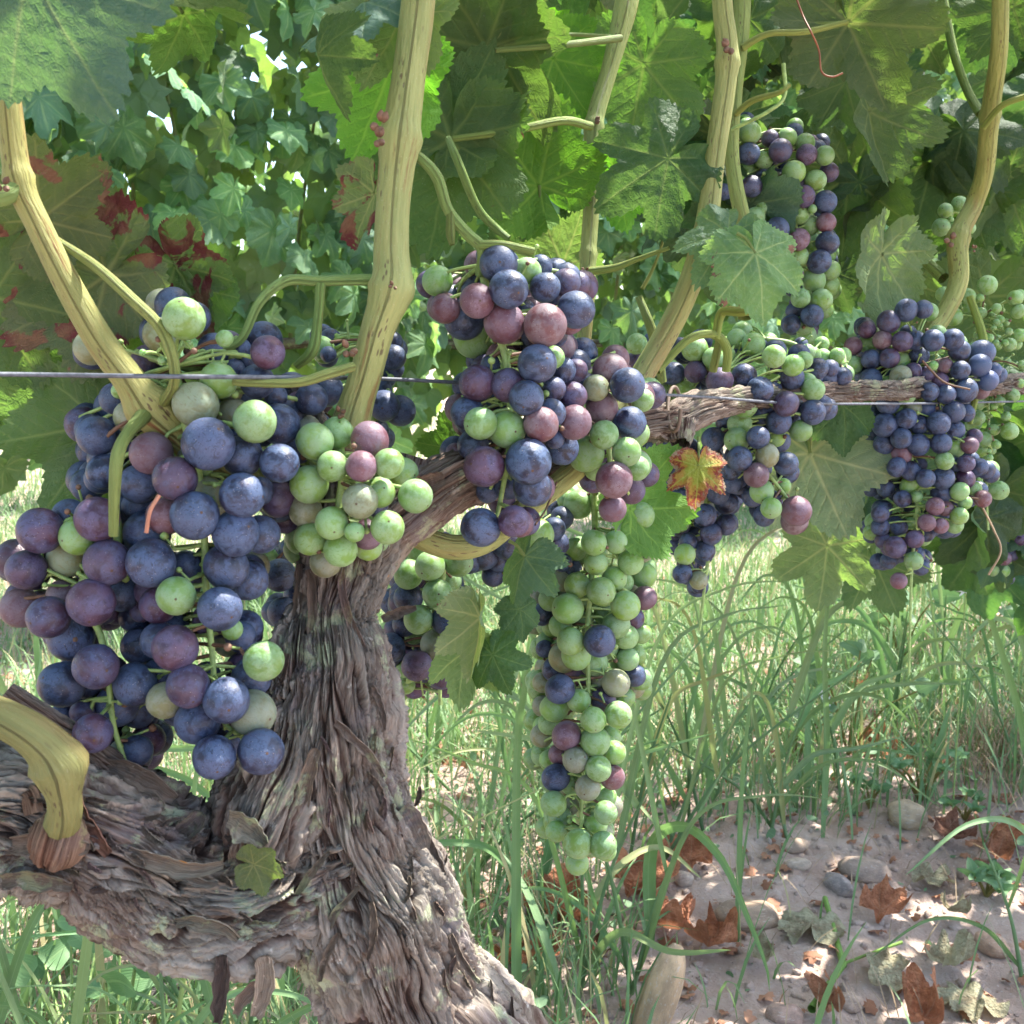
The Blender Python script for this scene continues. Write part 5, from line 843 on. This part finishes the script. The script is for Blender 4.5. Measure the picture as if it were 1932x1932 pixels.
def grass_plant(u, v, label, stalks, wd=.009, seed=0, hh=.30, col=(1, 1, 1, 1), lens=(.14, .24), dbase=None):
    rg = random.Random(seed); g = G(u, v) if dbase is None else P(u, v, dbase); g.z = gz(g.x, g.y); root = thing('grass_plant', label, 'grass', loc=g, group='tall grass plants'); inv = Matrix.Translation(-g)
    for k in range(stalks):
        h = hh*rg.uniform(.65, 1.1); lx, ly = rg.gauss(0, .10)*hh/.3, rg.gauss(0, .05); b0 = g+Vector((rg.gauss(0, .012), rg.gauss(0, .012), -.005)); tp = b0+Vector((lx*1.3, ly, h)); mid = b0+Vector((lx*.45, ly*.4, h*.5))
        c, s = cat_rom([tuple(b0), tuple(mid), tuple(tp)], 20); A = Acc(); A.tube([(*p, .0026*(1-.6*i/19)) for i, p in enumerate(c)], 24, 8); o = link('stem', A.build('stem', [M_GRASS]), root); o.matrix_parent_inverse = inv; o.color = col
        nb = rg.randint(2, 4)
        for j in range(nb):
            q = Vector(c[int(19*(.12+.85*j/nb))]); side = 1 if (j+k) % 2 else -1; Ln = rg.uniform(*lens); dr = Vector((side*rg.uniform(.6, 1), rg.gauss(-.1, .4), 0)).normalized(); up = rg.choice((rg.uniform(.5, .9), rg.uniform(1.2, 2.4)))
            p1 = q+dr*Ln*.25+Vector((0, 0, Ln*up*.5)); p2 = q+dr*Ln*.58+Vector((0, 0, Ln*up*.62)); p3 = q+dr*Ln*.92+Vector((0, 0, Ln*(up*.62-.38*rg.uniform(-.5, .9)))); p3.z = max(p3.z, gz(p3.x, p3.y)+.004)
            ribbon([tuple(q), tuple(p1), tuple(p2), tuple(p3)], wd*rg.uniform(.5, 1.15), 'blade', root, inv, col=(col[0]*rg.uniform(.85, 1.15), col[1]*rg.uniform(.9, 1.1), col[2]*rg.uniform(.8, 1.1), 1), dry=rg.choice((0, 0, 0, .12, .5)))
    return root
GP = [(985, 1770, 'tall broad-bladed grass just right of the trunk', 2, .011, .36), (1110, 1880, 'grass stalk rising in front of the orange curled leaves', 2, .010, .34), (1185, 1900, 'leaning grass stalk left of the tall cream stone', 2, .011, .30), (900, 1640, 'shaded grass clump touching the right side of the trunk', 2, .009, .30), (1240, 1640, 'dense grass clump behind the tip of the long green bunch', 3, .010, .28), (1330, 1560, 'grass clump right of the tip of the long green bunch', 3, .010, .24), (1460, 1590, 'arching grass clump at the upper edge of the bare soil', 3, .011, .22), (1560, 1480, 'grass clump below the lone pink berry', 2, .011, .24), (1680, 1380, 'wide-leaved grass clump under the blue bunch', 2, .013, .26), (1780, 1360, 'grass clump left of the dead grass heap', 2, .012, .26), (1050, 1560, 'grass clump behind the tall grass by the trunk', 3, .009, .26), (1930, 1480, 'broad grass leaves entering from the right edge', 2, .014, .26), (1400, 1390, 'thin grass clump under the autumn leaf', 2, .007, .24), (820, 1500, 'blades showing between the trunk and the shaded bunch', 2, .009, .28), (1950, 1840, 'pale sunlit grass tuft at the lower right edge', 2, .009, .16)]
for i, (u, v, lab, ns, wd, hh) in enumerate(GP): grass_plant(u, v, lab, ns, wd, 200+i, hh)
g0 = .85
for i, (u, v, dd, lab, ns, wd, hh) in enumerate([(330, 1990, .85, 'broad grass blades arching under the woody arm', 3, .008, .15), (120, 2050, .80, 'grass in the bottom left corner', 3, .008, .13), (480, 2000, .90, 'upright blades behind the dangling pale bark', 3, .007, .2), (560, 1980, .95, 'blades between the woody arm and the trunk foot', 3, .007, .22), (300, 1560, 1.15, 'bright blade rising in the fork behind the lowest grapes', 3, .012, .42)]):
    q = P(u, v, dd); gg = Vector((q.x, q.y, 0)); grass_plant(u, v, lab, ns, wd, 300+i, hh+max(0, q.z), dbase=dd)
# single long blades read off the photograph
def long_blade(pts, w, label, col=(1, 1, 1, 1)):
    g = P(*pts[0]); root = thing('grass_plant', label, 'grass', loc=(g.x, g.y, gz(g.x, g.y))); gl = Vector(root.location); inv = Matrix.Translation(-gl)
    q = [tuple(P(*p)) for p in pts]; ribbon([tuple(gl)]+q if g.z > .05 else q, w, 'blade', root, inv, col=col)
long_blade([(1932, 1390, 1.6), (1880, 1200, 1.45), (1830, 1080, 1.35), (1795, 1000, 1.3)], .012, 'long straight blade crossing below the blue bunch on the right', (1.2, 1.2, 1.1, 1))
long_blade([(1560, 1400, 1.45), (1556, 1250, 1.3), (1562, 1140, 1.25), (1580, 1085, 1.2), (1625, 1040, 1.2)], .012, 'curved upright blade below the pale hanging leaf')
long_blade([(1230, 1600, 1.2), (1290, 1560, 1.1), (1360, 1620, 1.02), (1410, 1730, .98), (1445, 1820, .95), (1452, 1870, .95)], .017, 'long drooping blade falling in front of the broad brown stone', (1.1, 1.1, 1, 1))
long_blade([(975, 1450, 1.0), (990, 1300, .95), (1010, 1190, .9), (1030, 1100, .9)], .011, 'dark blade standing left of the long green bunch', (.75, .8, .75, 1))
long_blade([(1400, 1480, 1.2), (1420, 1300, 1.15), (1440, 1240, 1.1), (1420, 1210, 1.1)], .008, 'thin hooked blade under the black bunch')
# broad-leaved weeds and purslane
def weed(u, v, label, n, R, h, cat='weed', round_=True, seed=0, col=(1, 1, 1)):
    rg = random.Random(seed); g = G(u, v); g.z = gz(g.x, g.y); root = thing('weed_plant', label, cat, loc=g, group='leafy weeds on the ground'); inv = Matrix.Translation(-g); A = Acc(); tips = []
    for k in range(n):
        a = k*2.4+rg.random(); rr = h*rg.uniform(.25, .7); tpt = g+Vector((math.cos(a)*rr, math.sin(a)*rr, h*rg.uniform(.5, 1))); A.tube([(*g, .0022), (*((g+tpt)/2+Vector((0, 0, h*.15))), .0018), (*tpt, .0012)], 8, 7); tips.append((tpt, a))
    o = link('stem', A.build('stem', [M_CANE]), root); o.matrix_parent_inverse = inv; o.color = (.9, .7, .5, 1)
    for tpt, a in tips:
        for j in range(5 if round_ else 2):
            b_ = a+j*1.26+rg.random()*.4; L = R*rg.uniform(.7, 1.2); dv = Vector((math.cos(b_), math.sin(b_), rg.uniform(.1, .6))).normalized(); p2 = tpt+dv*L
            ribbon([tuple(tpt), tuple(tpt+dv*L*.5+Vector((0, 0, L*.08))), tuple(p2)], L*(.62 if round_ else .75), 'leaf', root, inv, M_WEED, (*col, 1), .08)
for i, a in enumerate([(1735, 1530, 'fleshy purslane weed with rounded leaves standing on the soil', 7, .020, .075), (1860, 1700, 'purslane rosette lying low near the right edge', 4, .024, .03), (1640, 1540, 'purslane sprig left of the fleshy one', 4, .017, .04), (1820, 1560, 'purslane sprig right of the fleshy one', 4, .017, .04)]): weed(*a, seed=i, col=(1.1, 1.15, 1.05))
for i, a in enumerate([(1600, 1430, 'upright broad-leaved weed in the grass below the blue bunch', 5, .045, .16), (1500, 1440, 'small broad-leaved weed left of the upright one', 4, .03, .10), (1700, 1250, 'broad-leaved weed under the farthest bunch', 6, .05, .16), (1850, 1230, 'broad-leaved weed at the right behind the long blade', 6, .05, .16)]): weed(*a, round_=False, seed=20+i)
for i, (u, v, d) in enumerate([(200, 1880, .95), (130, 1850, 1.0)]):
    q = P(u, v, d); 
    rg = random.Random(77+i); g = Vector((q.x, q.y, gz(q.x, q.y))); root = thing('weed_plant', ('rounded mallow leaves below the woody arm', 'leafy weed in the lower left corner')[i], 'weed', loc=g, group='leafy weeds on the ground'); inv = Matrix.Translation(-g)
    for k in range(9):
        tpt = P(u+rg.uniform(-70, 90), v+rg.uniform(-130, 20), d+rg.uniform(-.05, .1)); dv = Vector((rg.gauss(0, 1), rg.gauss(0, .5), rg.uniform(-.1, .5))).normalized(); L = rg.uniform(.03, .05)
        ribbon([tuple(tpt), tuple(tpt+dv*L*.5+Vector((0, 0, .004))), tuple(tpt+dv*L)], L*.8, 'leaf', root, inv, M_WEED, (1, 1.1, .9, 1), .08)
        A = Acc(); A.tube([(*g, .0018), (*((g+tpt)/2), .0015), (*tpt, .001)], 8, 6); o = link('stem', A.build('stem', [M_STEM]), root); o.matrix_parent_inverse = inv
# white daisy-like flowers
def flower(u, v, d, R, label):
    c = P(u, v, d); g = Vector((c.x, c.y, gz(c.x, c.y))); root = thing('flower', label, 'flower', loc=g, group='small white flowers in the grass'); inv = Matrix.Translation(-g); A = Acc(); A.tube([(*g, .0012), (*c, .0009)], 6, 6); o = link('stem', A.build('stem', [M_STEM]), root); o.matrix_parent_inverse = inv
    for k in range(9):
        a = k*.698; dv = (RT*math.cos(a)+UP*math.sin(a)*.5-FW*.2).normalized(); ribbon([tuple(c), tuple(c+dv*R*.6), tuple(c+dv*R)], R*.35, 'petal', root, inv, M_PETAL, keel=.05)
flower(1822, 1112, 1.5, .014, 'white many-petalled flower under the far right bunch'); flower(1548, 1310, 1.5, .008, 'tiny white flower in the middle of the weeds'); flower(1562, 1322, 1.5, .008, 'second tiny white flower just below its neighbour in the weeds')
import collections
if 0: print('objects', len(bpy.data.objects), 'tris', sum(len(o.data.polygons)*2 for o in bpy.data.objects if o.type == 'MESH'))
